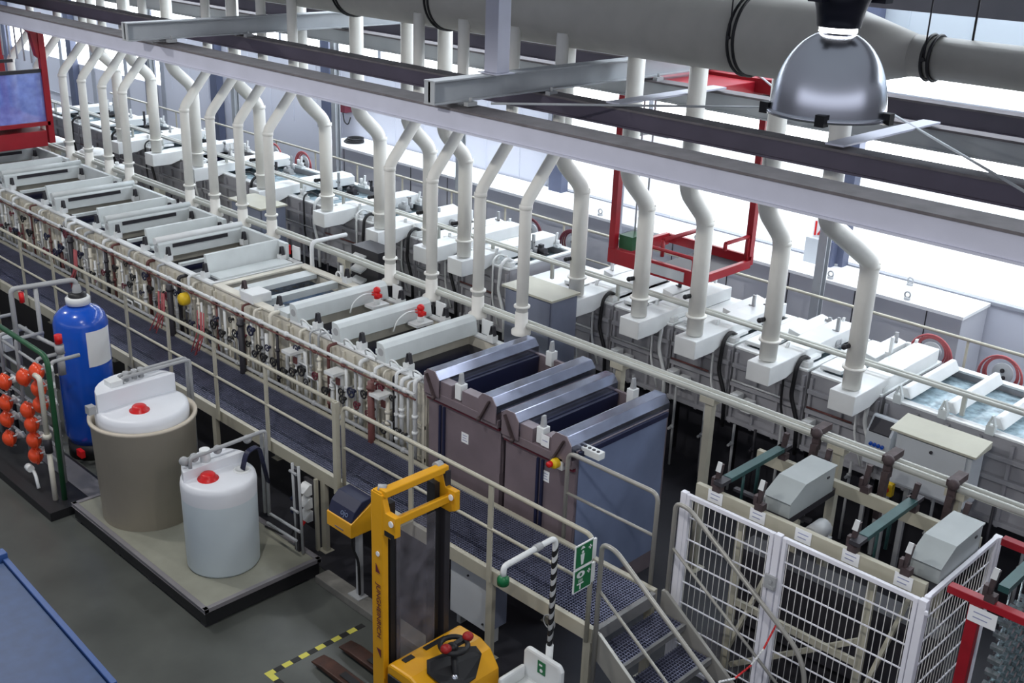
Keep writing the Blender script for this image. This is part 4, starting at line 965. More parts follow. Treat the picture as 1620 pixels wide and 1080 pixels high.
# floor marking tape
g = MB(); seg = 12
for i in range(seg):
    y = 5.22 + i * 1.28 / seg; g.cur = i % 2; g.box(-8.40, -8.33, y, y + 1.28/seg, .0, .003)
for i in range(6):
    g.cur = i % 2; g.box(-8.33 + i*.1, -8.23 + i*.1, 5.22, 5.29, 0, .003)
tag(g.build('floor_tape', ['tapey', 'tapeb']), 'yellow and black floor tape in front of the stacker forks', 'tape')

# emergency shower
r = thing('eyewash_station', 'white eyewash station with black striped shower pole and green spray head', 'eyewash', (-5.87, 6.8, 0))
g = MB(); n_ = 26; z0, z1 = .86, 2.08
for i in range(n_):
    pass
g.tube([(-5.87, 6.8, 0), (-5.87, 6.8, .95)], .036, 14); g.tube(fillet([(-5.87, 6.8, .9), (-5.87, 6.8, 2.14), (-5.87, 6.12, 2.12), (-5.87, 6.12, 2.02)], .08), .028, 14)
g.build('pole', 'white', r)
hx = MB()
for i in range(9):
    zb = .98 + i * .125
    vs = []; fs = []; nn = 16
    for a in range(nn + 1):
        an = 2*PI*a/nn - .6; x_, y_ = -5.87 + .0295*math.cos(an), 6.8 + .0295*math.sin(an)
        zz = zb + .045*math.sin(an) ; vs += [(x_, y_, zz), (x_, y_, zz + .064)]
    for a in range(nn): fs.append((2*a, 2*a+2, 2*a+3, 2*a+1))
    hx.add(vs, fs, True)
hx.build('stripes', 'black', r)
g = MB(); g.lathe((-5.87, 6.12, 1.94), [(.001, -.005), (.055, 0), (.055, .06), (.03, .09), (.001, .09)], 18); g.build('spray_head', 'greensign', r)
g = MB(); g.cyl((-5.87, 6.60, 2.134), (-5.87, 6.52, 2.132), .036, 12); g.build('pipe_coupling', 'grey', r)
g = MB()
g.prism([(-6.12, 6.70, .42), (-5.62, 6.70, .42), (-5.62, 6.70, .80), (-5.66, 6.70, .86), (-6.08, 6.70, .86), (-6.12, 6.70, .80)], (0, .06, 0))
g.box(-6.12, -5.62, 6.35, 6.70, .42, .50); g.box(-6.12, -6.07, 6.35, 6.70, .50, .66); g.box(-5.67, -5.62, 6.35, 6.70, .50, .66); g.box(-6.07, -5.67, 6.35, 6.40, .50, .62)
g.build('basin', 'white', r, .03)
g = MB(); g.box(-5.92, -5.82, 6.694, 6.699, .66, .80); s_ = g.build('eyewash_sign', 'greensign', r)
g = MB(); g.cyl((-5.87, 6.694, .70), (-5.87, 6.692, .70), .02, 10); g.box(-5.9, -5.86, 6.692, 6.694, .75, .77); g.build('pictogram', 'white', s_)
# green signs
def pict(n, z0, z1, label, eye):
    r = thing('safety_sign', label, 'sign', (-5.6, 6.85, z0), 'green safety signs')
    X = -5.575
    g = MB(); g.box(X - .012, X, 6.74, 6.99, z0, z1); g.build('border', 'white', r)
    g = MB(); g.box(X, X + .002, 6.752, 6.978, z0 + .012, z1 - .012); f_ = g.build('panel', 'greensign', r)
    g = MB(); a, c = X + .002, X + .004
    g.box(a, c, 6.92, 6.965, z1 - .075, z1 - .062); g.box(a, c, 6.935, 6.95, z1 - .092, z1 - .045); g.build('cross_symbol', 'white', f_); g = MB()
    if not eye:
        g.prism([(a, 6.81, z1 - .05), (a, 6.87, z1 - .05), (a, 6.85, z1 - .025), (a, 6.83, z1 - .025)], (.002, 0, 0))
        g.lathe((a, 6.84, z1 - .085), [(.001, .002), (.016, .002)], 12, 'x')
        g.prism([(a, 6.812, z1 - .105), (a, 6.868, z1 - .105), (a, 6.862, z0 + .09), (a, 6.853, z0 + .03), (a, 6.827, z0 + .03), (a, 6.818, z0 + .09)], (.002, 0, 0))
    else:
        for i in range(1):
            pts = [(a, 6.83 + .055*math.cos(t*PI/10), z1 - .065 + .035*math.sin(t*PI/10)) for t in range(20)]; g.prism(pts, (.002, 0, 0)); g.build('eye_symbol', 'white', f_); g = MB()
        g.prism([(a, 6.785, z0 + .09), (a, 6.875, z0 + .09), (a, 6.875, z0 + .075), (a, 6.838, z0 + .075), (a, 6.838, z0 + .025), (a, 6.822, z0 + .025), (a, 6.822, z0 + .075), (a, 6.785, z0 + .075)], (.002, 0, 0))
        for k in range(4):
            q = MB(); q.box(a, c, 6.805 + k*.016, 6.810 + k*.016, z0 + .10, z0 + .13); q.build('water_jet', 'white', f_)
    p_ = g.build('pictogram', 'white', f_)
    if eye:
        q = MB(); q.lathe((X + .004, 6.83, z1 - .065), [(.001, .001), (.018, .001)], 12, 'x'); q.build('pupil', 'greensign', f_)
    g = MB(); g.box(X - .02, X + .001, 6.985, 7.035, z0 + .02, z1 - .02); g.build('clip', 'white', r)
pict(0, 1.945, 2.19, 'green emergency shower sign clipped to the walkway end post', False)
pict(1, 1.69, 1.935, 'green eyewash sign below the emergency shower sign', True)

# ------------------------------------------------------------------ loading station inside cage
r = thing('loading_rack', 'cream loading rack with labelled beams inside the white fence', 'rack', (-4.32, 9.1, 0))
for y, z1, nm in ((8.56, 2.2, 'front_beam'), (9.66, 2.2, 'back_beam')):
    g = MB(); g.box(-5.55, -3.12, y - .03, y + .03, z1 - .14, z1); g.build(nm, 'rackcream', r, .004)
for x in (-5.0, -3.6):
    for y in (8.56, 9.66):
        g = MB(); g.box(x - .035, x + .035, y - .03, y + .03, 0, 2.06); g.build('post', 'rackcream', r)
g = MB(); g.box(-5.0, -3.6, 8.54, 8.58, 1.05, 1.12); g.bar((-4.95, 8.6, .3), (-3.65, 8.6, 1.3), .04, .05); g.bar((-5.0, 8.6, .5), (-5.0, 9.6, 1.5), .04, .05); g.bar((-3.6, 8.6, .5), (-3.6, 9.6, 1.5), .04, .05); g.build('brace', 'rackcream', r)
for x in (-5.31, -4.82, -4.32, -3.83, -3.32):
    label_plate(r, x - .085, x + .085, 2.075, 2.205, 8.528, 2)
g = MB(); g.box(-5.5, -3.15, 8.62, 9.6, .1, .2); g.box(-5.45, -3.2, 9.3, 9.62, .3, 1.2); g.build('lower_tray', 'dark', r)
def clampset(x, y, zb, parent, m='dark', top=True):
    g = MB(); g.box(x - .045, x + .045, y - .04, y + .04, zb, zb + .07); g.prism([(x - .04, y - .02, zb + .07), (x + .0, y - .02, zb + .07), (x + .03, y - .02, zb + .30), (x - .02, y - .02, zb + .30)], (0, .045, 0)); g.box(x - .07, x - .03, y - .03, y + .03, zb + .04, zb + .14)
    c = g.build('bar_holder', m, parent)
    if top:
        g = MB(); g.prism([(x - .035, y - .03, zb + .22), (x + .02, y - .03, zb + .22), (x + .03, y - .03, zb + .33), (x - .015, y - .03, zb + .33)], (0, .01, 0)); g.build('white_flag', 'white', c)
for x in (-5.31, -4.82, -3.83, -3.32): clampset(x, 8.56, 2.2, r, 'brownclamp')
for x in (-5.25, -4.75, -3.80, -3.30, -4.3): clampset(x, 9.66, 2.2, r, 'brownclamp', False)
for i, x in enumerate((-5.27, -3.80)):
    f_ = thing('flight_bar', ('left' if i == 0 else 'right') + ' dark green flight bar spanning the loading rack', 'bar', (x, 9.1, 2.2), 'green flight bars')
    g = MB(); g.bar((x, 8.64, 2.32), (x, 9.62, 2.32), .10, .05); g.build('bar', 'greenbar', f_, .005)
    g = MB(); g.box(x - .05, x + .05, 8.48, 8.64, 2.30, 2.34); g.box(x - .05, x + .05, 9.62, 9.76, 2.30, 2.34); g.build('end_lug', 'dark', f_)
    g = MB(); g.cyl((x - .05, 9.3, 2.32), (x - .05, 9.3, 1.9), .02, 8); g.build('hanger', 'greenbar', f_)
    g = MB(); g.cyl((x, 8.95, 2.30), (x, 8.95, 1.85), .015, 8); g.build('hanger', 'greenbar', f_)
for i, x in enumerate((-4.72, -3.22)):
    b_ = thing('drive_box', ('grey lidded drive box at the left of the loading rack', 'grey lidded drive box at the right end of the loading rack')[i], 'box', (x, 9.1, 2.16), 'grey drive boxes')
    g = MB(); g.prism([(x - .14, 8.70, 2.14), (x - .14, 9.52, 2.14), (x - .14, 9.52, 2.42), (x - .14, 8.94, 2.42), (x - .14, 8.70, 2.30)], (.28, 0, 0)); g.build('box_body', 'boxg', b_, .008)
    g = MB(); g.prism([(x - .15, 8.68, 2.30), (x - .15, 8.94, 2.425), (x - .15, 9.53, 2.425), (x - .15, 9.53, 2.44), (x - .15, 8.93, 2.44), (x - .15, 8.67, 2.312)], (.30, 0, 0)); g.build('lid', 'boxg', b_)
    g = MB(); g.box(x + .14, x + .15, 9.36, 9.40, 2.34, 2.36); g.box(x - .135, x + .13, 8.60, 9.6, 2.06, 2.14); g.build('bracket', 'dark', b_)
# machinery between rail and back beam
for i, x in enumerate((-4.35, -4.95)):
    m_ = thing('drive_motor', ('grey drive motor with white coupling on the rack floor', 'grey drive motor behind the left flight bar')[i], 'motor', (x, 8.85 + .3*i, 1.95), 'rack motors')
    g = MB(); g.cyl((x, 8.72 + .3*i, 2.05), (x, 8.98 + .3*i, 2.05), .09, 16); g.box(x - .09, x + .09, 8.62 + .3*i, 9.0 + .3*i, 1.93, 1.97); g.build('motor_body', 'grey', m_)
    g = MB(); g.cyl((x - .16, 8.75 + .3*i, 2.02), (x - .09, 8.75 + .3*i, 2.04), .045, 12); g.build('coupling', 'white', m_)
    g = MB(); g.box(-5.5 if i else -4.9, -4.6 if i else -3.2, 8.86 + .3*i, 8.92 + .3*i, 1.90, 1.93); g.build('support', 'dark', m_)
# dark sheet on the floor, shade of aisle and walkway put into its colour
g = MB(); g.box(-26.5, 2, 6.84, 13.9, 0, .011); tag(g.build('shade_sheet', 'under'), 'dark floor sheet standing in for shade beneath the walkway and both tank rows', 'shade sheet')

# white safety fence
r = thing('safety_fence', 'white wire mesh safety fence around the loading rack', 'fence', (-4.3, 8.9, 0))
def mesh_panel(p, q, z0, z1, name, parent):
    p, q = Vector(p), Vector(q); L = (q - p).length; d = (q - p).normalized()
    g = MB(); fw = .05
    for a in (p, q - d*fw): 
        c = a + d*fw/2; g.bar((c.x, c.y, z0), (c.x, c.y, z1), fw, .04, up=d)
    for z in (z0 + .02, z1 - .02): g.bar(p + Vector((0,0,z)), q + Vector((0,0,z)), .04, .045)
    f_ = g.build(name, 'cage', parent, .004)
    g = MB(); n = int(L / .066)
    for i in range(1, n):
        c = p + d * (L * i / n); g.cyl((c.x, c.y, z0 + .03), (c.x, c.y, z1 - .03), .0040, 5)
    g.build('vertical_wires', 'wire', f_)
    g = MB()
    for i in range(1, 8):
        z = z0 + (z1-z0)*i/8; g.bar(p + Vector((0,0,z)), q + Vector((0,0,z)), .012, .012)
    g.build('horizontal_wires', 'cage', f_)
mesh_panel((-5.53, 8.37, 0), (-4.52, 8.37, 0), .15, 2.15, 'fence_panel', r)
mesh_panel((-4.43, 8.37, 0), (-3.09, 8.37, 0), .15, 2.15, 'fence_panel', r)
mesh_panel((-3.05, 8.41, 0), (-3.05, 9.86, 0), .15, 2.17, 'fence_panel', r)
for x, y in ((-4.475, 8.37), (-3.05, 8.37), (-5.56, 8.37), (-3.05, 9.90)):
    g = MB(); g.box(x - .035, x + .035, y - .03, y + .03, 0, 2.16); g.build('post', 'cage', r, .004)
g = MB(); g.box(-4.54, -4.42, 8.31, 8.34, 1.58, 1.72); g.cyl((-4.47, 8.31, 1.67), (-4.47, 8.29, 1.67), .02, 10); g.box(-4.5, -4.42, 8.29, 8.31, 1.60, 1.63); g.build('gate_lock', 'grey', r)
g = MB(); g.cyl((-3.0, 8.33, 2.08), (-2.99, 8.3, 2.08), .018, 8); g.build('bolt', 'cage', r)

# red hanging rack with galvanised parts
r = thing('product_rack', 'red hanging rack loaded with rows of galvanised parts right of the fence', 'rack', (-2.5, 9.15, 0))
for x, y, z in ((-2.70, 8.60, 2.20), (-2.24, 9.72, 2.42)):
    g = MB(); g.box(x - .05, x + .05, y - .04, y + .04, .0, z); g.build('post', 'red', r, .005)
for y, xx0, xx1 in ((8.60, -2.95, -2.20), (9.72, -2.95, -2.15)):
    g = MB(); g.box(xx0, xx1, y - .045, y + .045, 2.20, 2.27); g.build('top_bar', 'red', r, .005)
g = MB(); g.bar((-2.52, 8.6, 2.42), (-2.52, 9.75, 2.42), .09, .06); g.build('flight_bar', 'greenbar', r)
clampset(-2.6, 8.6, 2.27, r, 'brownclamp'); clampset(-2.6, 9.70, 2.27, r, 'brownclamp', False)
label_plate(r, -2.74, -2.50, 2.04, 2.19, 8.553, 2)
g = MB()
for y in (8.72, 9.0, 9.28, 9.56): g.cyl((-2.5, y, .5), (-2.5, y, 2.40), .008, 6)
g.build('hanging_wires', 'galv', r)
k = 0
for i in range(11):
    for j in range(8):
        y = 8.72 + j*.12; z = .75 + i*.13 + .01*((j*7) % 3)
        q = MB(); q.prism([(-2.55, y - .028, z - .02), (-2.55, y + .028, z - .02), (-2.55, y + .034, z + .015), (-2.55, y, z + .035), (-2.55, y - .034, z + .015)], (.11, 0, 0)); q.build('galvanised_part', 'galv', r); k += 1
for i in range(11):
    g = MB(); z = .73 + i*.13; g.cyl((-2.5, 8.68, z - .03), (-2.5, 9.6, z - .03), .007, 6); g.build('rack_rung', 'dark', r)
# low white fence beyond at right
r2 = thing('safety_fence', 'low white mesh fence at the lower right corner behind the red rack', 'fence', (-1.3, 10.75, 0))
mesh_panel((-2.15, 10.75, 0), (-.4, 10.75, 0), .1, 1.2, 'fence_panel', r2)
for x in (-2.2, -.4):
    g = MB(); g.box(x - .03, x + .03, 10.72, 10.78, 0, 1.22); g.build('post', 'cage', r2)

# clamps hanging on middle guide rail near the rack
for i, x in enumerate((-5.12, -4.3, -3.62)):
    g = MB(); g.box(x - .04, x + .04, 10.06, 10.12, 2.22, 2.46); g.box(x - .05, x + .05, 10.02, 10.30, 2.40, 2.47); g.prism([(x - .04, 10.0, 1.75), (x + .03, 10.0, 1.75), (x + .05, 10.0, 2.3), (x - .02, 10.0, 2.3)], (0, .07, 0)); g.sphere((x + .02, 10.03, 2.43), .06, 10, 7)
    tag(g.build('carrier_clamp', 'brownclamp'), 'rusty brown carrier clamp on the middle guide rail, %s from the right' % ORD[2 - i], 'clamp', 'carrier clamps on the guide rail')
r = thing('isolator_switch', 'yellow isolator switch with red knob on the aisle cabinet leg', 'switch', (-4.92, 11.72, 1.05))
g = MB(); g.box(-5.03, -4.90, 11.72, 11.80, 1.10, 1.26); g.build('switch_body', 'yel2', r, .005)
g = MB(); g.cyl((-4.97, 11.72, 1.18), (-4.97, 11.69, 1.18), .035, 12); g.build('knob', 'redplas', r)
g = MB(); g.box(-5.0, -4.94, 11.74, 11.78, 0, 1.10); g.build('support', 'grey', r)

# ------------------------------------------------------------------ dosing tanks on the pallet base
r = thing('sump_pallet', 'low cream spill pallet with grey rim carrying the two round tanks', 'pallet', (-11.05, 5.99, 0))
PX0, PX1, PY0, PY1 = -12.62, -9.46, 5.18, 6.74
g = MB(); g.box(PX0 + .06, PX1 - .06, PY0 + .06, PY1 - .06, .06, .235); g.build('deck', 'pad', r)
g = MB(); g.box(PX0, PX1, PY0, PY0 + .06, .20, .25); g.box(PX0, PX1, PY1 - .06, PY1, .20, .25); g.box(PX0, PX0 + .06, PY0, PY1, .20, .25); g.box(PX1 - .06, PX1, PY0, PY1, .20, .25); g.build('rim', 'padrim', r, .005)
g = MB(); g.box(PX0 + .02, PX1 - .02, PY0 + .02, PY1 - .02, .03, .20); g.build('skirt', 'black', r)
g = MB()
for x in (-12.5, -11.5, -10.7, -9.55):
    for y in (PY0 + .1, PY1 - .1): g.box(x - .05, x + .05, y - .08, y + .08, 0, .03)
g.build('feet', 'dark', r)
def dosing(cx, cy, R, H, label, outer):
    r = thing('dosing_tank', label, 'tank', (cx, cy, .235), 'round dosing tanks on the spill pallet'); z = .235
    if outer:
        g = MB(); g.lathe((cx, cy, z), [(.001, 0), (R - .04, 0), (R, H), (R + .025, H + .005), (R + .025, H + .04), (R - .02, H + .04), (R - .03, H - .05), (R - .03, H - .3), (.001, H - .3)], 48); g.build('outer_sump', 'beige', r)
        Ri, z0i, zt = R - .065, z + H - .3, z + H + .16
    else: Ri, z0i, zt = R, z, z + H
    g = MB()
    prof = [(.001, 0), (Ri - .03, 0), (Ri - .01, .03), (Ri, zt - z0i - .08), (Ri - .012, zt - z0i - .02), (Ri - .05, zt - z0i), (.001, zt - z0i + .015)]
    if not outer:
        fill = .80*(zt - z0i)
        g.lathe((cx, cy, z0i), [(.001, 0), (Ri - .03, 0), (Ri - .012, .03), (Ri - .004, fill)], 48); g.build('tank_body', 'peblue', r)
        g = MB(); g.lathe((cx, cy, z0i), [(Ri - .004, fill)] + prof[3:], 48)
    else: g.lathe((cx, cy, z0i), prof, 48)
    t_ = g.build('tank_top' if not outer else 'inner_tank', 'pe', r)
    # raised back shelf (pump console)
    g = MB(); d0 = -Ri * .05; pts = []
    for i in range(13):
        a = PI/2 + PI * (.06 + .88*i/12); pts.append((cx + (Ri - .03)*math.cos(a), cy + (Ri - .03)*math.sin(a), zt - .03))
    pts += [(cx - Ri*.16, cy - Ri*.93, zt - .03), (cx - Ri*.16, cy + Ri*.93, zt - .03)]
    g.prism(pts, (0, 0, .26 if outer else .15)); g.build('pump_console', 'pe', r, .02)
    g = MB(); lx, ly = (cx + R*.28, cy - R*.20) if outer else (cx + R*.10, cy - R*.36)
    g.lathe((lx, ly, zt), [(.12, -.01), (.12, .015), (.085, .02), (.085, .06), (.07, .075), (.001, .075)], 24); g.build('red_cap', 'redplas', r)
    if outer:
        zc = zt + .23; px_ = cx - .30
        for dx in (.0, .09):
            g = MB(); g.tube(fillet([(px_ + dx, cy - .12, zc), (px_ + dx, cy - .12, zc + .07), (px_ + dx, cy + .80, zc + .07), (px_ + dx, cy + .80, .45)], .06), .022, 10); g.build('dosing_pipe', 'grey', r)
        g = MB(); g.box(px_ - .02, px_ + .14, cy - .30, cy - .14, zc, zc + .07); q_ = g.build('dosing_pump', 'white', r)
        for dy in (-.05, .06, .15):
            g = MB(); g.cyl((px_ + .045, cy + dy, zc), (px_ + .045, cy + dy, zc + .12), .035, 10); g.build('pump_valve', 'grey', q_)
        g = MB(); g.box(cx - .22, cx - .12, cy - Ri - .06, cy - Ri + .03, zt - .02, zt + .08); g.build('level_switch', 'grey', r)
    else:
        zc = zt + .12; px_ = cx - .20
        for k_, dx in enumerate((.0, .09)):
            g = MB(); g.tube(fillet([(px_ + dx, cy - .28, zc), (px_ + dx, cy - .28, zc + .07 + .05*k_), (px_ + dx, cy + .72, zc + .10 + .05*k_), (px_ + dx, cy + .72, .5)], .05), .022, 10); g.build('dosing_pipe', 'grey', r)
        g = MB(); g.cyl((px_ + .04, cy - .06, zc - .005), (px_ + .04, cy - .06, zc + .15), .06, 14); q_ = g.build('dosing_pump', 'white', r)
        for dy in (-.33, -.2, .1, .5):
            g = MB(); g.sphere((px_ + .045, cy + dy, zc + .09), .055, 12, 8); g.build('pump_valve', 'grey', q_)
        g = MB(); g.lathe((cx + .12, cy + .24, zt), [(.10, 0), (.10, .02), (.075, .022), (.075, .012), (.001, .01)], 20); g.build('suction_port', 'white', r)
        g = MB()
        for k in range(4): g.tube(fillet([(cx + .10 + .02*k, cy + .24, zt + .02), (cx + .10 + .02*k, cy + .30, zt + .22), (cx + .05 + .02*k, cy + .50, zt + .22), (cx + .05 + .02*k, cy + .60, zt - .3)], .08), .012, 6)
        g.build('suction_hoses', 'dkblue', r)
    return r
dosing(-11.85, 5.87, .62, 1.30, 'large beige round tank with white top and red cap on the pallet', True)
dosing(-10.22, 5.90, .43, 1.14, 'smaller pale blue white round tank with red cap on the pallet', False)
# pipe stand beside the tanks
r = thing('pipe_stand', 'dark pipe stand with thin grey pipes beside the small tank', 'stand', (-9.8, 6.55, .25))
g = MB()
for x in (-9.80, -9.68): g.tube([(x, 6.64, .25), (x, 6.62, 1.42)], .018, 8)
g.tube([(-9.86, 6.62, 1.3), (-9.72, 6.62, 1.3)], .018, 8); g.tube([(-9.86, 6.62, .8), (-9.72, 6.62, .8)], .018, 8); g.tube([(-10.2, 6.55, .6), (-9.6, 6.55, .62)], .018, 8); g.tube([(-10.2, 6.50, .5), (-9.6, 6.50, .52)], .018, 8)
g.build('pipes', 'grey', r)
g = MB(); g.box(-9.83, -9.75, 6.63, 6.68, .25, 1.35); g.build('stand_plate', 'dark', r)

# blue ion exchanger column
cx, cy = -14.25, 6.28
r = thing('pressure_vessel', 'tall blue pressure vessel with white paper label', 'vessel', (cx, cy, 0))
R = .36
g = MB(); g.lathe((cx, cy, 0), [(.001, .22), (R - .05, .22), (R, .34), (R, 1.98), (R - .03, 2.08), (R - .1, 2.16), (R - .2, 2.21), (.001, 2.23)], 48); g.build('vessel_body', 'blue', r)
g = MB(); g.lathe((cx, cy, 0), [(.001, 0), (R - .02, 0), (R - .02, .22), (.001, .22)], 32); g.build('base_ring', 'black', r)
g = MB(); g.lathe((cx, cy, 2.22), [(.09, 0), (.16, .02), (.165, .10), (.15, .12), (.001, .12)], 28); g.build('vessel_head', 'white', r)
g = MB(); g.lathe((cx, cy, 2.34), [(.12, 0), (.12, .04), (.07, .06), (.001, .06)], 20); g.build('head_nut', 'black', r)
g = MB(); vs = []; fs = []
for i in range(9):
    a = math.radians(-16 + i*8.2); vs += [(cx + (R + .003)*math.cos(a), cy + (R + .003)*math.sin(a), 1.42), (cx + (R + .003)*math.cos(a), cy + (R + .003)*math.sin(a), 1.93)]
for i in range(8): fs.append((2*i, 2*i+2, 2*i+3, 2*i+1))
g.add(vs, fs, True); g.build('paper_label', 'label', r)
g = MB(); g.tube(fillet([(cx, cy, 2.38), (cx, cy, 2.58), (cx - .2, cy - .80, 2.56), (cx - .2, cy - .80, 1.2)], .08), .035, 12); g.lathe((cx, cy, 2.38), [(.06, 0), (.06, .08), (.04, .14)], 14); g.build('inlet_pipe', 'grey', r)
g = MB(); g.tube(fillet([(cx - .13, cy - .50, 2.53), (cx - .13, cy - .50, 1.8), (cx - .5, cy - .56, 1.78)], .05), .03, 12); g.build('branch_pipe', 'grey', r)
g = MB(); g.cyl((cx - .17, cy - .68, 2.5), (cx - .17, cy - .68, 2.36), .035, 10); g.build('red_valve', 'redplas', r)
g = MB(); g.box(cx + .22, cx + .36, cy - .36, cy - .30, .12, .22); g.build('red_block', 'redplas', r)

# filter skid with orange actuators
r = thing('valve_skid', 'piping skid in a dark green frame with orange valve actuators', 'skid', (-14.2, 5.5, 0))
g = MB(); g.tube(fillet([(-16.8, 5.25, 2.12), (-12.98, 5.25, 2.12), (-12.98, 5.25, .1)], .16), .035, 12); g.build('green_frame', 'green', r)
g = MB(); g.box(-16.9, -12.75, 4.95, 5.84, .0, .12); g.build('base_frame', 'black', r)
g = MB(); g.box(-14.6, -12.80, 5.5, 5.8, .121, .126); g.build('floor_plate', 'padrim', r)
valves = [(-13.28, 1.83), (-13.28, 1.60), (-13.29, 1.37), (-13.72, 1.61), (-13.73, 1.14), (-13.66, .96), (-13.66, .73), (-13.67, .50), (-14.40, 1.32), (-14.46, .99), (-14.51, .73), (-14.51, .44), (-15.3, 1.1), (-15.3, .8)]
for x, z in valves:
    g = MB(); g.sphere((x, 5.22, z), .116, 16, 10, (1, .8, .95)); g.torus((x, 5.22, z), .116, .012, 'y', 18, 6); v_ = g.build('valve_actuator', 'orball', r)
    g = MB(); g.cyl((x, 5.30, z), (x, 5.42, z), .045, 10); g.cyl((x - .12, 5.37, z + .02), (x + .12, 5.37, z + .02), .02, 8)
    for dx, dz in ((.10, .06), (-.10, .06), (.0, -.11)): g.cyl((x + dx, 5.24, z + dz), (x + dx*1.25, 5.30, z + dz*1.25), .012, 6)
    g.build('valve_body', 'white', v_)
for i, x in enumerate((-13.3, -13.75, -14.35, -14.9, -15.3)):
    g = MB(); g.tube(fillet([(x, 5.42, .18), (x, 5.42, 1.9 - .1*(i % 2)), (x, 5.8, 1.9 - .1*(i % 2))], .06), .026, 10); g.build('manifold_pipe', 'grey', r)
for z in (.4, .63, .85, 1.06, 1.3, 1.5, 1.72):
    g = MB(); g.tube([(-15.3, 5.44, z), (-13.3, 5.44, z)], .02, 8); g.build('cross_pipe', 'grey', r)
g = MB(); g.tube(fillet([(-13.20, 5.16, 1.83), (-13.06, 5.16, 1.83), (-13.06, 5.16, 1.05)], .06), .034, 12); g.tube([(-13.06, 5.16, .8), (-13.05, 5.16, .12)], .034, 12); g.lathe((-13.06, 5.16, 1.03), [(.034, -.03), (.055, -.028), (.055, .028), (.034, .03)], 12); g.build('sight_pipe', 'cream', r)
g = MB(); g.cyl((-13.06, 5.16, .8), (-13.06, 5.16, 1.02), .05, 12); g.build('flow_meter', 'dark', r)
for i, (x, y, z) in enumerate(((-16.1, 5.75, 1.72), (-15.2, 5.6, 1.55))):
    g = MB(); g.box(x - .12, x + .12, y - .06, y + .06, z - .1, z + .1); g.build('junction_box', 'cab', r, .006)
g = MB(); g.tube([(-16.1, 5.75, .12), (-16.1, 5.75, 1.62)], .03, 8); g.build('box_support', 'dark', r)
g = MB(); g.tube([(-15.2, 5.6, .12), (-15.2, 5.6, 1.48)], .03, 8); g.build('box_support', 'dark', r)
g = MB(); g.box(-16.7, -15.7, 5.4, 5.7, .12, 1.3); g.build('pump_block', 'dark', r)
g = MB(); g.cyl((-13.75, 5.74, 1.94), (-13.75, 5.74, 2.06), .05, 12); g.build('red_valve', 'redplas', r)
g = MB(); g.tube(fillet([(-14.9, 5.7, 1.86), (-14.2, 5.72, 1.86), (-13.75, 5.74, 1.88)], .05), .028, 10); g.cyl((-13.75, 5.74, 1.92), (-13.75, 5.74, 1.8), .06, 12); g.cyl((-13.75, 5.74, 1.8), (-13.75, 5.74, 1.5), .05, 12); g.build('filter_housing', 'grey', r)
g = MB(); g.tube(fillet([(-13.8, 5.2, .28), (-13.5, 5.12, .30), (-13.4, 5.1, .16)], .05), .022, 8); g.cyl((-13.78, 5.14, .32), (-13.68, 5.14, .32), .05, 10); g.build('drain_tap', 'white', r)

# blue container in the foreground
r = thing('blue_container', 'large blue covered container in the lower left corner', 'container', (-8.3, 2.6, 0))
P4 = [(-9.02, 3.04), (-6.86, 2.93), (-7.0, 1.2), (-9.2, 1.3)]
g = MB(); g.prism([(x, y, 0) for x, y in P4], (0, 0, 1.96)); g.build('container_body', 'bluebox', r)
g = MB(); g.prism([(x, y, 1.96) for x, y in P4], (0, 0, .04)); g.build('cover', 'bluebox', r, .008)
g = MB()
g.bar((-9.04, 3.07, 1.985), (-6.84, 2.96, 1.985), .05, .07); g.build('cover_rim', 'bluerim', r, .006)
g = MB(); g.box(-9.16, -9.05, 3.0, 3.1, 1.7, 2.06); g.build('corner_block', 'bluerim', r, .006)

# ------------------------------------------------------------------ dome lamp
LX, LY, LZ = -2.30, 4.20, 6.83
r = thing('dome_lamp', 'large shiny aluminium dome lamp hanging at the upper right', 'lamp', (LX, LY, LZ))
Rl = .232
prof = [(Rl, 0)] + [(Rl * math.cos(t*PI/2*.86/12)**.92, .315 * math.sin(t*PI/2*.86/12) / math.sin(PI/2*.86)) for t in range(1, 13)]
prof2 = prof + [(prof[-1][0] - .01, prof[-1][1])] + [(a - .008, z - .006 if z > .02 else z) for a, z in prof[::-1]]
g = MB(); g.lathe((LX, LY, LZ), prof2, 56); g.build('reflector', 'chrome', r)
g = MB(); g.lathe((LX, LY, LZ), [(Rl - .004, -.012), (Rl + .014, -.01), (Rl + .014, .006), (Rl - .004, .008)], 56); g.build('rim_ring', 'chrome', r)
zt = .315
g = MB(); g.lathe((LX, LY, LZ + zt), [(.075, 0), (.075, .022), (.05, .022)], 24); g.build('neck_ring', 'lampglow', r)
g = MB(); g.lathe((LX, LY, LZ + zt + .02), [(.05, 0), (.085, .0), (.095, .06), (.11, .11), (.15, .13), (.16, .16), (.15, .20), (.13, .34), (.001, .36)], 28)
for k in range(3):
    a = k*2*PI/3 + .4; g.box(LX + .15*math.cos(a) - .03, LX + .15*math.cos(a) + .03, LY + .15*math.sin(a) - .03, LY + .15*math.sin(a) + .03, LZ + zt + .12, LZ + zt + .19)
g.build('housing', 'lampblk', r)
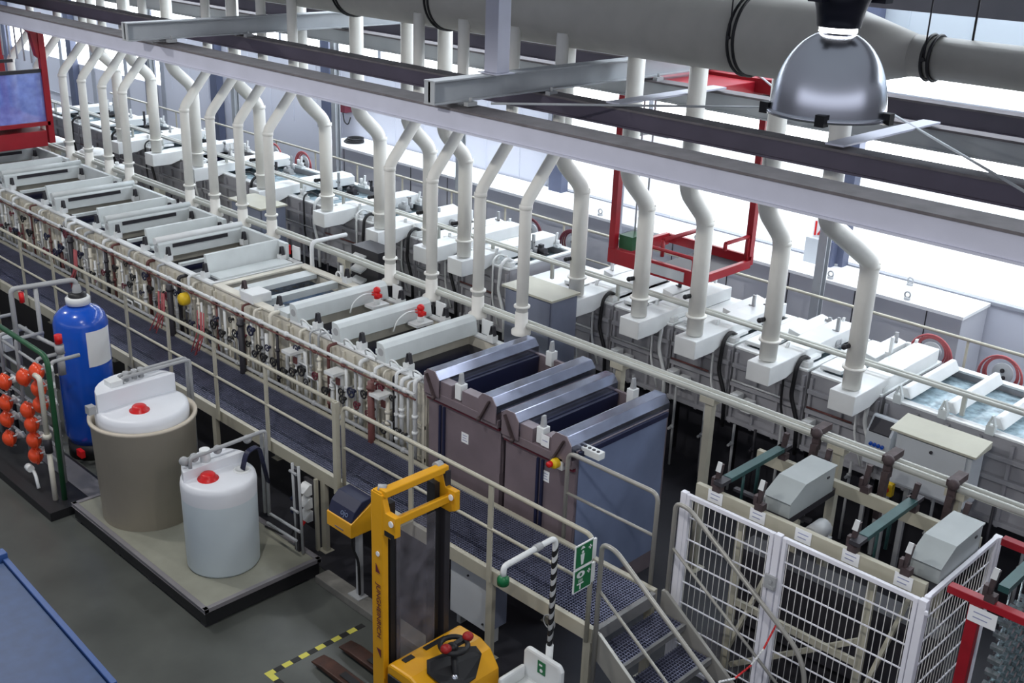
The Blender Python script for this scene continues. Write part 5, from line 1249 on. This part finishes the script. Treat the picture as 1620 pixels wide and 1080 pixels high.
for a in (.2, 2.2, 3.7, 5.15):
    g = MB(); x, y = LX + (Rl + .012)*math.cos(a), LY + (Rl + .012)*math.sin(a); g.box(x - .02, x + .02, y - .02, y + .02, LZ - .02, LZ + .025); g.build('clip', 'black', r)
g = MB(); g.cyl((LX, LY, LZ + zt + .36), (LX, LY, 8.88), .012, 8); g.build('suspension', 'dark', r)
g = MB(); g.sphere((LX, LY, LZ + .17), .05, 14, 10, (1, 1, 1.6)); g.build('bulb', 'lampglow', r)

# lamp light
ld = bpy.data.lights.new('lamp_and_fill_spot', 'SPOT'); ld.energy = 400; ld.spot_size = math.radians(165); ld.spot_blend = .25; ld.shadow_soft_size = .08; ld.color = (1, .98, .95)
lo = bpy.data.objects.new('lamp_and_fill_spot', ld); COL.objects.link(lo); lo.location = (LX, LY, LZ + .04)
# added fill spots above the frame, standing in for more lamps, no bodies
for i, x in enumerate((-7.9, -13.4, -18.9)):
    l2 = bpy.data.objects.new('lamp_and_fill_spot', ld); COL.objects.link(l2); l2.location = (x, LY, LZ + .3)

# ------------------------------------------------------------------ camera
cam = bpy.data.cameras.new('camera'); co = bpy.data.objects.new('camera', cam); COL.objects.link(co)
cam.sensor_width = 36.0; cam.lens = 1780.07 / 1620 * 36.0; cam.clip_end = 200
yw, pt, rl = map(math.radians, (133.806, 21.554, 2.1328))
fwd = Vector((math.cos(yw)*math.cos(pt), math.sin(yw)*math.cos(pt), -math.sin(pt)))
right = Vector((math.sin(yw), -math.cos(yw), 0)); up = right.cross(fwd)
r2_ = right*math.cos(rl) + up*math.sin(rl); u2_ = -right*math.sin(rl) + up*math.cos(rl)
mw = Matrix.Identity(4)
for i in range(3): mw[i][0] = r2_[i]; mw[i][1] = u2_[i]; mw[i][2] = -fwd[i]
mw[0][3], mw[1][3], mw[2][3] = 0, 0, 7.6
co.matrix_world = mw
sc.camera = co
sc.view_settings.view_transform = 'Standard'; sc.view_settings.look = 'None'
sc.view_settings.gamma = 1.0; sc.view_settings.use_curve_mapping = False; sc.view_settings.exposure = 0.0
